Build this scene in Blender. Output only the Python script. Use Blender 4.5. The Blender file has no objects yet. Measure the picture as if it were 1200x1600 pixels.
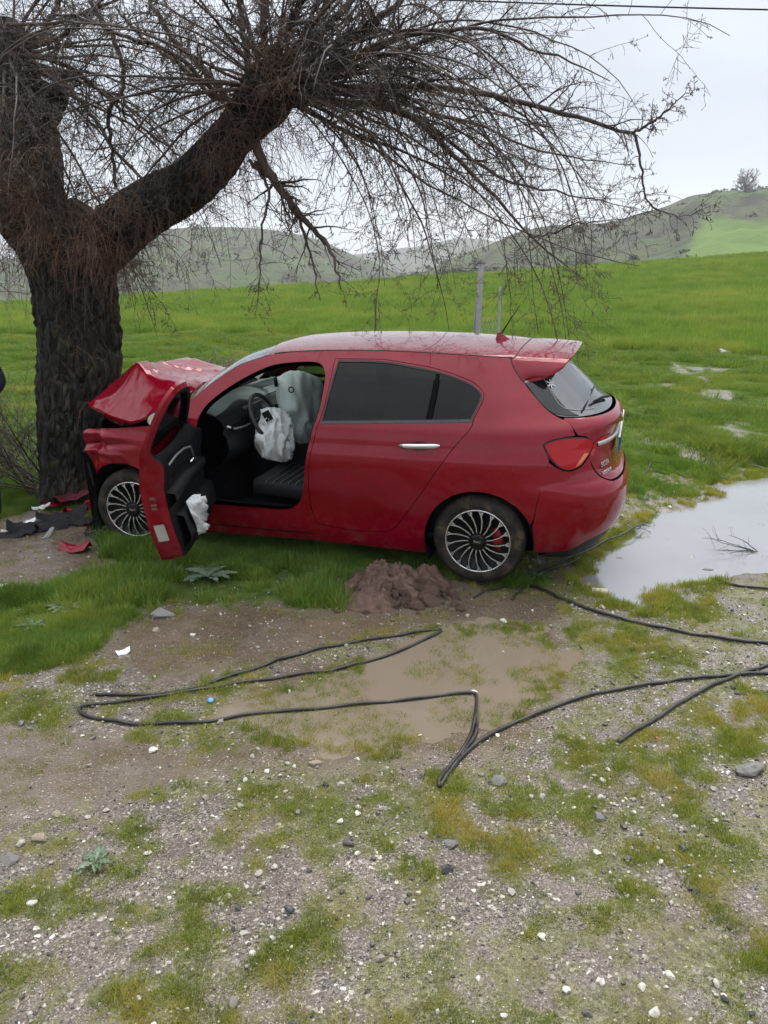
import bpy, math, random
import numpy as np
from mathutils import Vector, Matrix
from mathutils.geometry import delaunay_2d_cdt
D = bpy.data; SC = bpy.context.scene; COL = SC.collection
rng = np.random.default_rng(7)

# ---------------------------------------------------------------- camera
CAM_H, FOC = 1.9575, 1230.0            # eye height, focal length in 1/1600 of the picture height
PITCH = math.atan2(360.0, FOC)
cd = D.cameras.new("camera"); cam = D.objects.new("camera", cd); COL.objects.link(cam)
cd.sensor_fit = 'VERTICAL'; cd.sensor_height = 24.0; cd.lens = 24.0*FOC/1600.0
cd.clip_start = 0.05; cd.clip_end = 9000
cam.location = (0, 0, CAM_H); cam.rotation_euler = (math.pi/2-PITCH, 0, 0)
SC.camera = cam

# ---------------------------------------------------------------- sky and light
SUN_EL, SUN_AZ = math.radians(62), math.radians(20)
w = D.worlds.new("World"); SC.world = w; w.use_nodes = True
nt = w.node_tree; nt.nodes.clear()
def wn(t, **k):
    n = nt.nodes.new(t)
    for a, b in k.items(): setattr(n, a, b)
    return n
out = wn("ShaderNodeOutputWorld"); bg = wn("ShaderNodeBackground"); bg.inputs[1].default_value = 0.1
sky = wn("ShaderNodeTexSky", sky_type='NISHITA', sun_disc=False, sun_elevation=SUN_EL, sun_rotation=SUN_AZ)
tc = wn("ShaderNodeTexCoord"); sep = wn("ShaderNodeSeparateXYZ"); ramp = wn("ShaderNodeValToRGB")
nt.links.new(tc.outputs['Generated'], sep.inputs[0]); nt.links.new(sep.outputs[2], ramp.inputs[0])
e = ramp.color_ramp.elements
SKY = [(0.0, (.49, .512, .538)), (.08, (.475, .502, .535)), (.19, (.40, .43, .475)), (.34, (.46, .485, .525)), (1.0, (1.25, 1.28, 1.32))]
e[0].position = 0; e[0].color = (*SKY[0][1], 1); e[1].position = 1; e[1].color = (*SKY[-1][1], 1)
for p, c in SKY[1:-1]:
    k = e.new(p); k.color = (*c, 1)
no = wn("ShaderNodeTexNoise"); no.inputs['Scale'].default_value = 3.0; no.inputs['Detail'].default_value = 5
mp = wn("ShaderNodeMapping"); mp.inputs['Scale'].default_value = (1, 1, 3.2)
nt.links.new(tc.outputs['Generated'], mp.inputs[0]); nt.links.new(mp.outputs[0], no.inputs['Vector'])
mr = wn("ShaderNodeMapRange"); mr.inputs[1].default_value = .3; mr.inputs[2].default_value = .7
mr.inputs[3].default_value = 8.6; mr.inputs[4].default_value = 10.6
nt.links.new(no.outputs[0], mr.inputs[0])
mul = wn("ShaderNodeVectorMath", operation='SCALE')
nt.links.new(ramp.outputs[0], mul.inputs[0]); nt.links.new(mr.outputs[0], mul.inputs['Scale'])
mix = wn("ShaderNodeMix", data_type='RGBA'); mix.inputs[0].default_value = 0.94
nt.links.new(sky.outputs[0], mix.inputs[6]); nt.links.new(mul.outputs[0], mix.inputs[7])
nt.links.new(mix.outputs[2], bg.inputs[0]); nt.links.new(bg.outputs[0], out.inputs[0])
sl = D.lights.new("sun", 'SUN'); sl.energy = 1.5; sl.angle = math.radians(40); sl.color = (1, .97, .93)
so = D.objects.new("sun", sl); COL.objects.link(so)
so.rotation_euler = (math.pi/2-SUN_EL, 0, -SUN_AZ+math.pi)
SC.view_settings.view_transform = 'Standard'; SC.view_settings.look = 'None'
SC.view_settings.exposure = 1.02; SC.view_settings.gamma = 1.0; SC.view_settings.use_curve_mapping = False
SC.render.engine = 'CYCLES'
SC.cycles.max_bounces = 6; SC.cycles.diffuse_bounces = 3; SC.cycles.glossy_bounces = 3
SC.cycles.transmission_bounces = 4; SC.cycles.transparent_max_bounces = 6; SC.cycles.volume_bounces = 0
SC.cycles.use_denoising = True; SC.cycles.caustics_reflective = False; SC.cycles.caustics_refractive = False

# ---------------------------------------------------------------- helpers
def pix_dir(px, py):
    fw = np.array([0, math.cos(PITCH), -math.sin(PITCH)]); up = np.array([0, math.sin(PITCH), math.cos(PITCH)])
    return fw + np.array([1., 0, 0])*(px-600)/FOC + up*(800-py)/FOC
def at_y(px, py, y):
    """world point on the plane y = const seen in direction (px,py)"""
    d = pix_dir(px, py); t = y/d[1]; return np.array([0, 0, CAM_H]) + d*t
def tag(o, label=None, cat=None, group=None, kind=None):
    if label: o['label'] = label
    if cat: o['category'] = cat
    if group: o['group'] = group
    if kind: o['kind'] = kind
    return o
def empty(name, loc=(0, 0, 0), label=None, cat=None, group=None, rot=None):
    o = D.objects.new(name, None); COL.objects.link(o); o.location = loc
    if rot is not None: o.rotation_euler = rot
    return tag(o, label, cat, group)
def mesh(name, V, F, mat=None, parent=None, smooth=True, normals=None, link=True):
    me = D.meshes.new(name)
    V = np.asarray(V, np.float32).reshape(-1, 3)
    if isinstance(F, np.ndarray):
        n, k = F.shape
        me.vertices.add(len(V)); me.vertices.foreach_set('co', V.ravel())
        me.loops.add(n*k); me.loops.foreach_set('vertex_index', F.astype(np.int32).ravel())
        me.polygons.add(n); me.polygons.foreach_set('loop_start', np.arange(0, n*k, k, dtype=np.int32))
        me.polygons.foreach_set('loop_total', np.full(n, k, np.int32))
        me.update(calc_edges=True)
    else:
        me.from_pydata(V.tolist(), [], [list(map(int, f)) for f in F])
    me.validate()
    if smooth: me.polygons.foreach_set('use_smooth', np.ones(len(me.polygons), bool))
    if normals is not None and len(normals) == len(me.vertices):
        me.normals_split_custom_set_from_vertices(np.asarray(normals, float).tolist())
    if mat is not None: me.materials.append(mat)
    if not link: return me
    o = D.objects.new(name, me); COL.objects.link(o)
    if parent is not None: o.parent = parent
    return o
class MB:
    """collects simple solids into one mesh"""
    def __init__(s): s.V = []; s.F = []
    def add(s, V, F):
        b = len(s.V); s.V += [tuple(map(float, v)) for v in V]; s.F += [[b+int(i) for i in f] for f in F]; return s
    def box(s, c, d, M=None):
        c = np.array(c, float); d = np.array(d, float)/2
        P = np.array([(i, j, k) for i in (-1, 1) for j in (-1, 1) for k in (-1, 1)])*d
        if M is not None: P = P @ np.array(M).T
        return s.add(P+c, [(0, 1, 3, 2), (4, 6, 7, 5), (0, 4, 5, 1), (2, 3, 7, 6), (0, 2, 6, 4), (1, 5, 7, 3)])
    def tube(s, P, r, n=8, caps=True):
        V, F = tube1(P, r, n, caps); return s.add(V, F)
    def lathe(s, prof, n=48, M=None, o=(0, 0, 0)):
        """prof (r, h) round the local z axis"""
        V = []; F = []; m = len(prof)
        for i in range(n):
            a = 2*math.pi*i/n
            V += [(r*math.cos(a), r*math.sin(a), h) for r, h in prof]
        for i in range(n):
            j = (i+1) % n
            F += [(i*m+k, j*m+k, j*m+k+1, i*m+k+1) for k in range(m-1)]
        V = np.array(V)
        if M is not None: V = V @ np.array(M).T
        return s.add(V+np.array(o), F)
    def grid(s, G, close_u=False):
        G = np.asarray(G); a, b = G.shape[:2]
        F = [(i*b+j, ((i+1) % a)*b+j, ((i+1) % a)*b+j+1, i*b+j+1) for i in range(a if close_u else a-1) for j in range(b-1)]
        return s.add(G.reshape(-1, 3), F)
    def build(s, name, mat, parent=None, smooth=True):
        return mesh(name, s.V, s.F, mat, parent, smooth)
def tube1(P, r, n=8, caps=True):
    P = np.asarray(P, float); k = len(P); r = np.broadcast_to(np.asarray(r, float), (k,))
    T = np.gradient(P, axis=0); T /= np.linalg.norm(T, axis=1)[:, None]+1e-9
    u = np.cross(T[0], (0.31, .2, .93)); u /= np.linalg.norm(u)
    V = []
    for i in range(k):
        u = u-T[i]*(u@T[i]); u /= np.linalg.norm(u)+1e-9; v = np.cross(T[i], u)
        a = np.arange(n)*2*math.pi/n
        V.append(P[i]+r[i]*(np.cos(a)[:, None]*u+np.sin(a)[:, None]*v))
    V = np.concatenate(V)
    F = [(i*n+j, i*n+(j+1) % n, (i+1)*n+(j+1) % n, (i+1)*n+j) for i in range(k-1) for j in range(n)]
    if caps: F += [tuple(range(n))[::-1], tuple(range((k-1)*n, k*n))]
    return V, F
def tubes(P, Rr, n=3):
    """many polylines at once: P (N,k,3), Rr (N,k) -> verts, quads"""
    N, k = P.shape[:2]
    T = np.gradient(P, axis=1); T /= np.linalg.norm(T, axis=2)[..., None]+1e-9
    ref = np.broadcast_to(np.array([.31, .2, .93]), T.shape)
    U = np.cross(T, ref); U /= np.linalg.norm(U, axis=2)[..., None]+1e-9; W = np.cross(T, U)
    a = np.arange(n)*2*math.pi/n
    V = P[:, :, None]+Rr[:, :, None, None]*(np.cos(a)[:, None]*U[:, :, None]+np.sin(a)[:, None]*W[:, :, None])
    b = (np.arange(N)*k*n)[:, None, None]+(np.arange(k-1)*n)[None, :, None]
    j = np.arange(n)[None, None, :]; j2 = (j+1) % n
    F = np.stack([b+j, b+j2, b+n+j2, b+n+j], -1).reshape(-1, 4)
    return V.reshape(-1, 3), F
def catmull(P, per=8, closed=False):
    P = np.asarray(P, float); n = len(P); out = []
    for i in range(n if closed else n-1):
        if closed: p0, p1, p2, p3 = P[(i-1) % n], P[i], P[(i+1) % n], P[(i+2) % n]
        else: p0, p1, p2, p3 = P[max(i-1, 0)], P[i], P[i+1], P[min(i+2, n-1)]
        t = np.arange(per)[:, None]/per
        out.append(.5*(2*p1+(p2-p0)*t+(2*p0-5*p1+4*p2-p3)*t**2+(3*p1-p0-3*p2+p3)*t**3))
    if not closed: out.append(P[-1:])
    return np.concatenate(out)
def resample(P, n):
    P = np.asarray(P, float); s = np.concatenate([[0], np.cumsum(np.linalg.norm(np.diff(P, axis=0), axis=1))])
    t = np.linspace(0, s[-1], n); return np.stack([np.interp(t, s, P[:, i]) for i in range(P.shape[1])], 1)
def hash2(i, j, seed):
    h = (i.astype(np.int64)*374761393+j.astype(np.int64)*668265263+seed*982451653) & 0x7fffffff
    h = ((h ^ (h >> 13))*1274126177) & 0x7fffffff
    return ((h ^ (h >> 16)) & 0xffff)/65535.0
def vnoise(x, y, seed=0):
    x = np.asarray(x, float); y = np.asarray(y, float)
    i = np.floor(x).astype(int); j = np.floor(y).astype(int); fx = x-i; fy = y-j
    fx = fx*fx*(3-2*fx); fy = fy*fy*(3-2*fy)
    a, b, c, d = hash2(i, j, seed), hash2(i+1, j, seed), hash2(i, j+1, seed), hash2(i+1, j+1, seed)
    return (a*(1-fx)+b*fx)*(1-fy)+(c*(1-fx)+d*fx)*fy
def fbm(x, y, seed=0, oct=4):
    s = 0; a = .5
    for k in range(oct): s = s+a*vnoise(x*2**k+17.3*k, y*2**k+5.1*k, seed+k); a *= .5
    return s/(1-.5**oct)
def sst(x, a, b):
    t = np.clip((x-a)/(b-a), 0, 1); return t*t*(3-2*t)

# materials ------------------------------------------------------
class NT:
    def __init__(s, name):
        s.m = D.materials.new(name); s.m.use_nodes = True; s.t = s.m.node_tree
        s.b = s.t.nodes["Principled BSDF"]; s.o = s.t.nodes["Material Output"]
    def n(s, t, **k):
        x = s.t.nodes.new(t)
        for a, b in k.items(): setattr(x, a, b)
        return x
    def l(s, a, b): s.t.links.new(a, b)
    def co(s, scale=1, obj=True):
        t = s.n("ShaderNodeTexCoord"); return t.outputs['Object' if obj else 'Generated']
    def noise(s, sc, det=4, vec=None, rough=.55, dist=0):
        x = s.n("ShaderNodeTexNoise"); x.inputs['Scale'].default_value = sc; x.inputs['Detail'].default_value = det
        x.inputs['Roughness'].default_value = rough; x.inputs['Distortion'].default_value = dist
        s.l(vec if vec is not None else s.co(), x.inputs['Vector']); return x.outputs[0]
    def ramp(s, fac, stops):
        x = s.n("ShaderNodeValToRGB"); s.l(fac, x.inputs[0]); e = x.color_ramp.elements
        e[0].position, e[0].color = stops[0][0], (*stops[0][1], 1); e[1].position, e[1].color = stops[-1][0], (*stops[-1][1], 1)
        for p, c in stops[1:-1]: e.new(p).color = (*c, 1)
        return x.outputs[0]
    def rng(s, fac, a, b, c, d):
        x = s.n("ShaderNodeMapRange"); s.l(fac, x.inputs[0])
        for i, v in enumerate((a, b, c, d)): x.inputs[i+1].default_value = v
        return x.outputs[0]
    def mix(s, fac, a, b, mode='MIX'):
        x = s.n("ShaderNodeMix", data_type='RGBA', blend_type=mode)
        for v, i in ((fac, 0), (a, 6), (b, 7)):
            if isinstance(v, (int, float)): x.inputs[i].default_value = v
            elif isinstance(v, tuple): x.inputs[i].default_value = (*v, 1)
            else: s.l(v, x.inputs[i])
        return x.outputs[2]
    def math(s, op, a, b=None):
        x = s.n("ShaderNodeMath", operation=op)
        for i, v in enumerate((a, b)):
            if v is None: continue
            if isinstance(v, (int, float)): x.inputs[i].default_value = v
            else: s.l(v, x.inputs[i])
        return x.outputs[0]
    def bump(s, h, dist=.01, st=1):
        x = s.n("ShaderNodeBump"); x.inputs['Distance'].default_value = dist; x.inputs['Strength'].default_value = st
        s.l(h, x.inputs['Height']); s.l(x.outputs[0], s.b.inputs['Normal']); return x
    def set(s, **k):
        for a, v in k.items():
            i = s.b.inputs[a.replace('_', ' ')]
            if isinstance(v, tuple): i.default_value = (*v, 1)
            elif isinstance(v, (int, float)): i.default_value = v
            else: s.l(v, i)
        return s
def simple(name, col, rough=.5, metal=0, var=.15, sc=8, bump=0, bsc=60, coat=0, spec=.5):
    m = NT(name); f = m.noise(sc, 4)
    m.set(Base_Color=m.ramp(f, [(.3, tuple(c*(1-var) for c in col)), (.7, tuple(min(1, c*(1+var)) for c in col))]),
          Roughness=m.rng(f, .3, .7, max(0, rough*(1-.2)), min(1, rough*1.2)), Metallic=metal)
    m.b.inputs['Coat Weight'].default_value = coat; m.b.inputs['Coat Roughness'].default_value = .05
    m.b.inputs['Specular IOR Level'].default_value = spec
    if bump: m.bump(m.noise(bsc, 5), bump)
    return m.m
# ================================================================ terrain
POND_PX = [(892,905),(905,885),(935,868),(968,850),(1010,815),(1035,800),(1095,790),(1112,768),(1135,752),(1190,744),(1330,738),(1420,760),(1420,850),(1320,905),(1200,898),(1150,908),(1080,912),(1035,925),(1000,948),(965,940),(930,925)]
POND_Z = -0.055
def flat_at(px, py, z):
    d = pix_dir(px, py); t = (z-CAM_H)/d[2]; return (np.array([0, 0, CAM_H])+d*t)
POND = np.array([flat_at(x, y, POND_Z)[:2] for x, y in POND_PX])
PUD_PX = [(440,1165),(380,1120),(420,1085),(520,1060),(590,1035),(640,1010),(690,985),(760,975),(850,985),(870,1030),(850,1070),(800,1100),(770,1140),(690,1150),(600,1170),(520,1190)]
PUD_Z = -0.062
PUD = np.array([flat_at(x, y, PUD_Z)[:2] for x, y in PUD_PX])
def sdist(px, py, poly):
    """signed distance to a polygon, negative inside"""
    px = np.asarray(px, float); py = np.asarray(py, float)
    d = np.full(px.shape, 1e9); ins = np.zeros(px.shape, bool); n = len(poly)
    for i in range(n):
        a = poly[i]; b = poly[(i+1) % n]; e = b-a
        t = np.clip(((px-a[0])*e[0]+(py-a[1])*e[1])/(e@e), 0, 1)
        d = np.minimum(d, np.hypot(px-a[0]-t*e[0], py-a[1]-t*e[1]))
        c = ((a[1] > py) != (b[1] > py)) & (px < (b[0]-a[0])*(py-a[1])/(b[1]-a[1]+1e-12)+a[0])
        ins ^= c
    return np.where(ins, -d, d)
def base_h(x, y):
    h = -.058+.05*np.log1p(np.exp((np.minimum(y, 9)-5.1)*3))/3      # tilt under the car
    far = np.maximum(0, y-8.5); s = .033+.00115*np.clip(x, -30, 45)
    h = h+s*(far**2/(far+4))
    crest = 62+.15*x
    h = h-.10*np.maximum(0, y-crest)**1.15*sst(y, 55, 90)
    h = np.maximum(h, -14-.0*y)
    h = h+.05*sst(-y, -3.2, -1.2)
    return h
def height(x, y, detail=True):
    x = np.asarray(x, float); y = np.asarray(y, float)
    h = base_h(x, y)
    near = 1-sst(y, 14, 30)
    h = h+.05*(fbm(x*.5, y*.5, 3)-.5)*sst(y, 8.5, 12)*(1+y*.03)
    if detail:
        g = sst(y, 5.5, 9)
        h = h+near*(.030*(fbm(x*1.4, y*1.4, 11)-.5)*(1+1.5*g)+.016*(fbm(x*6, y*6, 21, 3)-.5)+.008*(fbm(x*22, y*22, 31, 2)-.5))
    d = sdist(x, y, POND)+.40*(fbm(x*2.8, y*2.8, 5, 5)-.5)
    k = 1-sst(d, .0, .9); h = h*(1-k)+(POND_Z+.012+.5*(h-base_h(x, y)))*k
    h = h-.09*(1-sst(d, -.25, .06))
    d = sdist(x, y, PUD)+.42*(fbm(x*3.5, y*3.5, 6, 5)-.5)
    k = 1-sst(d, .05, .5); h = h*(1-k)+(PUD_Z+.006+.55*(h-base_h(x, y)))*k
    h = h-.022*(1-sst(d, -.12, .10))
    # mud pit round the sunk rear wheel
    h = h-.035*np.exp(-(((x-.9)/.28)**2+((y-5.12)/.22)**2)**2)
    return h
def ground_at(px, py, off=0.0):
    z = 0.0
    for _ in range(14):
        p = flat_at(px, py, z)
        z = .5*z+.5*float(height(p[0], p[1]))
    return np.array([p[0], p[1], float(height(p[0], p[1]))+off])
def GP(pts): return np.array([ground_at(*p)[:2] for p in pts])
# ---- cover masks: outlines of the beds as they lie on the ground
LUSH = [GP([(690,905),(740,888),(850,905),(845,935),(770,948),(700,938)]), GP([(-60,935),(60,925),(130,905),(165,850),(250,845),(330,850),(480,845),(560,860),(575,925),(520,950),(440,940),(330,940),(250,940),(200,965),(150,1000),(60,1045),(-60,1060)])]
BARE = [GP([(-60,825),(60,792),(140,800),(165,850),(160,900),(60,925),(-60,930)]), GP([(230,960),(440,948),(600,945),(640,985),(520,1005),(420,1035),(300,1060),(230,1065),(160,1040),(190,985)]),
        GP([(-60,1140),(150,1150),(420,1160),(420,1195),(250,1230),(120,1260),(-60,1290)]), GP([(540,925),(700,900),(880,915),(860,975),(690,985),(560,960)])]
TUFTG = [GP([(400,1175),(560,1160),(600,1180),(590,1205),(430,1225)]), GP([(-60,1085),(90,1075),(110,1100),(60,1130),(-60,1150)]),GP([(720,925),(840,905),(880,930),(800,950),(720,950)]),
         GP([(740,1010),(860,1010),(860,1060),(770,1065)]),GP([(1000,1010),(1130,990),(1150,1015),(1050,1035)])]
WETR = GP([(1020,560),(1100,490),(1200,500),(1260,640),(1260,740),(1000,770),(1000,700),(1080,640),(1040,600)])
WLN = [GP([(1090,478),(1072,520),(1048,572),(1078,588),(1108,600),(1126,622)]), GP([(1175,530),(1120,540),(1085,548)]), GP([(1210,640),(1170,645),(1140,660),(1150,690),(1120,720)]), GP([(1030,690),(1070,700),(1110,725),(1160,735)])]
def ldist(x, y, P):
    d = np.full(np.shape(x), 1e9)
    for a, b in zip(P[:-1], P[1:]):
        e = b-a; t = np.clip(((x-a[0])*e[0]+(y-a[1])*e[1])/(e@e), 0, 1); d = np.minimum(d, np.hypot(x-a[0]-t*e[0], y-a[1]-t*e[1]))
    return d
PIT = GP([(525,960),(530,905),(580,870),(660,865),(700,890),(705,925),(650,955),(580,965)])
def masks(x, y):
    """grass (lush 0..1), moss (short tufts), mud 0..1, wet"""
    n1 = fbm(x*2.2, y*2.2, 41); n2 = fbm(x*7, y*7, 51, 3)
    verge = sst(y-.12*x*0, 5.0, 5.9)*(1-sst(x, .2, .9)*(1-sst(y, 7.0, 8.2)))      # all green beyond the car
    for P in LUSH: verge = np.maximum(verge, 1-sst(sdist(x, y, P)+.25*(n1-.5), -.08, .10))
    n3 = fbm(x*9+3, y*9, 57, 3); lowf = fbm(x*.9+5, y*.9, 59, 3)
    n4 = fbm(x*17, y*17+9, 67, 2); moss = np.maximum(sst(n3+.35*(n2-.5)+.30*(lowf-.5)+.15*(n1-.5), .450, .52), .8*sst(n4+.4*(lowf-.5), .60, .68))
    for P in TUFTG: moss = np.maximum(moss, 1-sst(sdist(x, y, P)+.3*(n2-.5), -.06, .06))
    mud = np.zeros_like(x)
    for P in BARE: mud = np.maximum(mud, 1-sst(sdist(x, y, P)+.35*(n1-.5), -.08, .12))
    dP = sdist(x, y, POND); dQ = sdist(x, y, PUD)
    mud = np.maximum(mud, 1-sst(dQ+.5*(n1-.5)+.15*(n2-.5), .02, .20)); mud = np.maximum(mud, .9*(1-sst(dP+.45*(n1-.5)+.15*(n2-.5), .0, .16)))
    wet = 1-sst(sdist(x, y, WETR)+1.2*(fbm(x*1.2, y*.8, 61)-.5), -.3, .5); wet = wet*sst(fbm(x*2.6, y*1.6, 63), .57, .66)
    for P in WLN: wet = np.maximum(wet, (1-sst(ldist(x, y, P)+.55*(fbm(x*3, y*2, 69)-.5), .0, .26))*(.5+.5*sst(n2, .35, .6)))
    mud = np.maximum(mud, .85*wet)
    dist = np.hypot(x, y)
    moss = moss*(1-.9*mud)
    verge = verge*(1-mud*(y < 40))*sst(dP, .0, .25)
    return verge, moss, mud, wet
# graded sheet: fine near the camera, coarse to the horizon
def graded(a, b, step, lim, g):
    L = list(np.arange(a, b+1e-6, step)); s = step
    hi = [b]; 
    while hi[-1] < lim[1]: s *= g; hi.append(hi[-1]+s)
    s = step; lo = [a]
    while lo[-1] > lim[0]: s *= g; lo.append(lo[-1]-s)
    return np.array(lo[:0:-1]+L+hi[1:])
gx = graded(-2.6, 3.4, .02, (-1500, 1500), 1.055); gy = graded(1.0, 7.2, .019, (-40, 1800), 1.035)
X, Yg = np.meshgrid(gx, gy); Z = height(X, Yg)
nx, ny = len(gx), len(gy)
ii = (np.arange(ny-1)[:, None]*nx+np.arange(nx-1)[None]).ravel()
F = np.stack([ii, ii+1, ii+nx+1, ii+nx], 1)
ground = mesh("ground", np.stack([X, Yg, Z], -1).reshape(-1, 3), F)
tag(ground, "muddy gravel verge with patches of short grass rising to a green field", kind='structure')
gv, gm, gd, gw = masks(X.ravel(), Yg.ravel())
ca = ground.data.color_attributes.new("cover", 'FLOAT_COLOR', 'POINT')
ca.data.foreach_set('color', np.stack([gv, gm, gd, gw], 1).astype(np.float32).ravel())
m = NT("ground_mat"); P = m.co()
at = m.n("ShaderNodeAttribute"); at.attribute_name = "cover"; sp = m.n("ShaderNodeSeparateColor"); m.l(at.outputs[0], sp.inputs[0])
gR, gG, gB = sp.outputs[0], sp.outputs[1], sp.outputs[2]
vo = m.n("ShaderNodeTexVoronoi"); vo.inputs['Scale'].default_value = 85; m.l(P, vo.inputs['Vector'])
vs = m.n("ShaderNodeSeparateColor"); m.l(vo.outputs['Color'], vs.inputs[0])
stone = m.ramp(vs.outputs[0], [(0, (.016, .015, .016)), (.3, (.062, .054, .046)), (.6, (.125, .108, .088)), (.85, (.27, .24, .205)), (1, (.66, .62, .55))])
vo2 = m.n("ShaderNodeTexVoronoi"); vo2.inputs['Scale'].default_value = 210; m.l(P, vo2.inputs['Vector'])
vs2 = m.n("ShaderNodeSeparateColor"); m.l(vo2.outputs['Color'], vs2.inputs[0])
grit = m.ramp(vs2.outputs[1], [(0, (.018, .015, .012)), (.5, (.078, .062, .048)), (.85, (.18, .152, .122)), (1, (.5, .48, .44))])
soil = m.ramp(m.noise(3.0, 8, P), [(.3, (.066, .048, .033)), (.5, (.118, .092, .067)), (.7, (.19, .155, .118))])
gravel = m.mix(m.math('MULTIPLY', m.rng(vs.outputs[1], .60, .75, 0, 1), m.rng(m.noise(4, 5, P), .40, .60, .15, 1)), m.mix(.55, soil, grit), stone)
mudc = m.mix(m.math('MULTIPLY', m.rng(vs2.outputs[0], .86, .9, 0, 1), .8), m.mix(.25, m.ramp(m.noise(1.6, 6, P), [(.3, (.080, .058, .038)), (.7, (.135, .103, .073))]), soil), grit)
green = m.ramp(m.noise(9, 6, P), [(.3, (.028, .045, .010)), (.55, (.06, .10, .020)), (.75, (.11, .13, .04))])
c1 = m.mix(gB, gravel, mudc)
olive = m.ramp(m.noise(30, 5, P), [(.35, (.07, .062, .024)), (.6, (.15, .15, .04))])
c2 = m.mix(m.math('MULTIPLY', gG, .55), c1, olive)
c3 = m.mix(m.math('MULTIPLY', gR, .92), c2, green)
wet = m.rng(m.noise(2.3, 6, P), .40, .60, .18, .65)
ro = m.math('MAXIMUM', m.math('SUBTRACT', wet, m.math('ADD', m.math('MULTIPLY', gB, .20), m.math('MULTIPLY', at.outputs['Alpha'], .35))), m.math('MULTIPLY', gR, .9))
m.set(Base_Color=c3, Roughness=ro, Specular_IOR_Level=m.math('MULTIPLY', m.math('SUBTRACT', 1.0, gR), .6))
hh = m.math('ADD', m.math('MULTIPLY', m.rng(vo.outputs['Distance'], 0, .5, 1, 0), .6), m.math('MULTIPLY', m.noise(120, 6, P), .8))
hh = m.math('MULTIPLY', hh, m.math('SUBTRACT', 1.0, m.math('MULTIPLY', gB, .6)))
m.bump(hh, .006, .9)
ground.data.materials.append(m.m)

# ---------------- standing water
def water(name, poly, z, grow, col, rough, ior, label, ripple, murk):
    lo = poly.min(0)-grow; hi = poly.max(0)+grow
    n = 60; xs = np.linspace(lo[0], hi[0], n); ys = np.linspace(lo[1], hi[1], n); A, B = np.meshgrid(xs, ys)
    C = np.full_like(A, z); k = (np.arange(n-1)[:, None]*n+np.arange(n-1)[None]).ravel()
    F = np.stack([k, k+1, k+n+1, k+n], 1)
    cen = sdist(A, B, poly).ravel(); F = F[(cen[F].min(1) < grow)]
    m = NT(name+"_mat"); P = m.co()
    m.set(Base_Color=m.ramp(m.noise(1.2, 4, P), [(.3, col), (.7, tuple(c*1.15 for c in col))]), Roughness=rough, IOR=ior)
    # raindrop rings
    vo = m.n("ShaderNodeTexVoronoi"); vo.inputs['Scale'].default_value = 4.5; vo.inputs['Randomness'].default_value = 1; m.l(P, vo.inputs['Vector'])
    ring = m.math('MULTIPLY', m.math('SINE', m.math('MULTIPLY', vo.outputs['Distance'], 90)), m.rng(vo.outputs['Distance'], .03, .22, 1, 0))
    h = m.math('ADD', m.math('MULTIPLY', ring, 1.6), m.noise(22, 3, P, dist=1))
    m.bump(h, ripple, .5)
    o = mesh(name, np.stack([A, B, C], -1).reshape(-1, 3), F, m.m); return tag(o, label, kind='structure')
water("pond_water", POND, POND_Z, .08, (.19, .195, .20), .03, 1.95, "large rain puddle reflecting the pale sky behind the car", .0016, 0)
water("puddle_water", PUD, PUD_Z, .2, (.165, .135, .100), .05, 1.36, "shallow brown muddy puddle between the loops of cable", .0006, 0)
# ================================================================ the car
def _it(z,zs,vs):
    zs=np.asarray(zs,float);vs=np.asarray(vs,float);z=np.clip(np.asarray(z,float),zs[0],zs[-1])
    h=np.diff(zs);d=np.diff(vs)/h
    m=np.empty_like(vs);m[0]=d[0];m[-1]=d[-1]
    s=(np.sign(d[:-1])==np.sign(d[1:]))&(d[:-1]!=0)
    w1=2*h[1:]+h[:-1];w2=h[1:]+2*h[:-1]
    with np.errstate(divide='ignore',invalid='ignore'):
        hm=(w1+w2)/(w1/d[:-1]+w2/d[1:])
    m[1:-1]=np.where(s,hm,0)
    i=np.clip(np.searchsorted(zs,z,side='right')-1,0,len(h)-1)
    t=(z-zs[i])/h[i]
    return ((2*t**3-3*t**2+1)*vs[i]+(t**3-2*t**2+t)*h[i]*m[i]+(-2*t**3+3*t**2)*vs[i+1]+(t**3-t**2)*h[i]*m[i+1])
ZW=[.16,.22,.30,.36,.50,.68,.82,.865,.92,1.0,1.05,1.13,1.23,1.33,1.42,1.50,1.54]
WW=[.80,.825,.845,.853,.872,.886,.892,.889,.876,.864,.852,.815,.766,.710,.657,.595,.56]
XC=-0.95; XF=1.15
ZR=[.17,.28,.42,.52,.60,.67,.73,.82,.92,1.0,1.055,1.09,1.13,1.25,1.40,1.54]
XR=[-2.12,-2.20,-2.26,-2.275,-2.27,-2.24,-2.185,-2.165,-2.165,-2.18,-2.20,-2.185,-2.10,-1.97,-1.815,-1.70]
ZFr=[.20,.40,.60,.75,.90,1.0,1.46]
XFr=[2.12,2.20,2.21,2.15,2.0,1.9,1.9]
def nexp(z): return _it(z,[.2,.6,.95,1.05,1.2,1.54],[3.2,3.2,2.9,2.7,2.6,2.6])
def hwid(x,z):
    w=_it(z,ZW,WW)
    w=w+0.012*np.exp(-((x+1.319)/.42)**2-((z-.55)/.22)**2)+0.010*np.exp(-((x-1.319)/.42)**2-((z-.55)/.22)**2)
    return w-0.010*np.exp(-((x-0.0)/.75)**2-((z-.47)/.12)**2)
def Y(x,z):
    x=np.asarray(x,float);z=np.asarray(z,float)
    w=hwid(x,z)
    xr=_it(z,ZR,XR);n=nexp(z)
    u=np.clip((XC-x)/(XC-xr),0,1)
    r=(1-u**n)**(1/n)
    xf=_it(z,ZFr,XFr)
    v=np.clip((x-XF)/(xf-XF),0,1)
    return w*r*(1-v**2.9)**(1/2.9)
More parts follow.
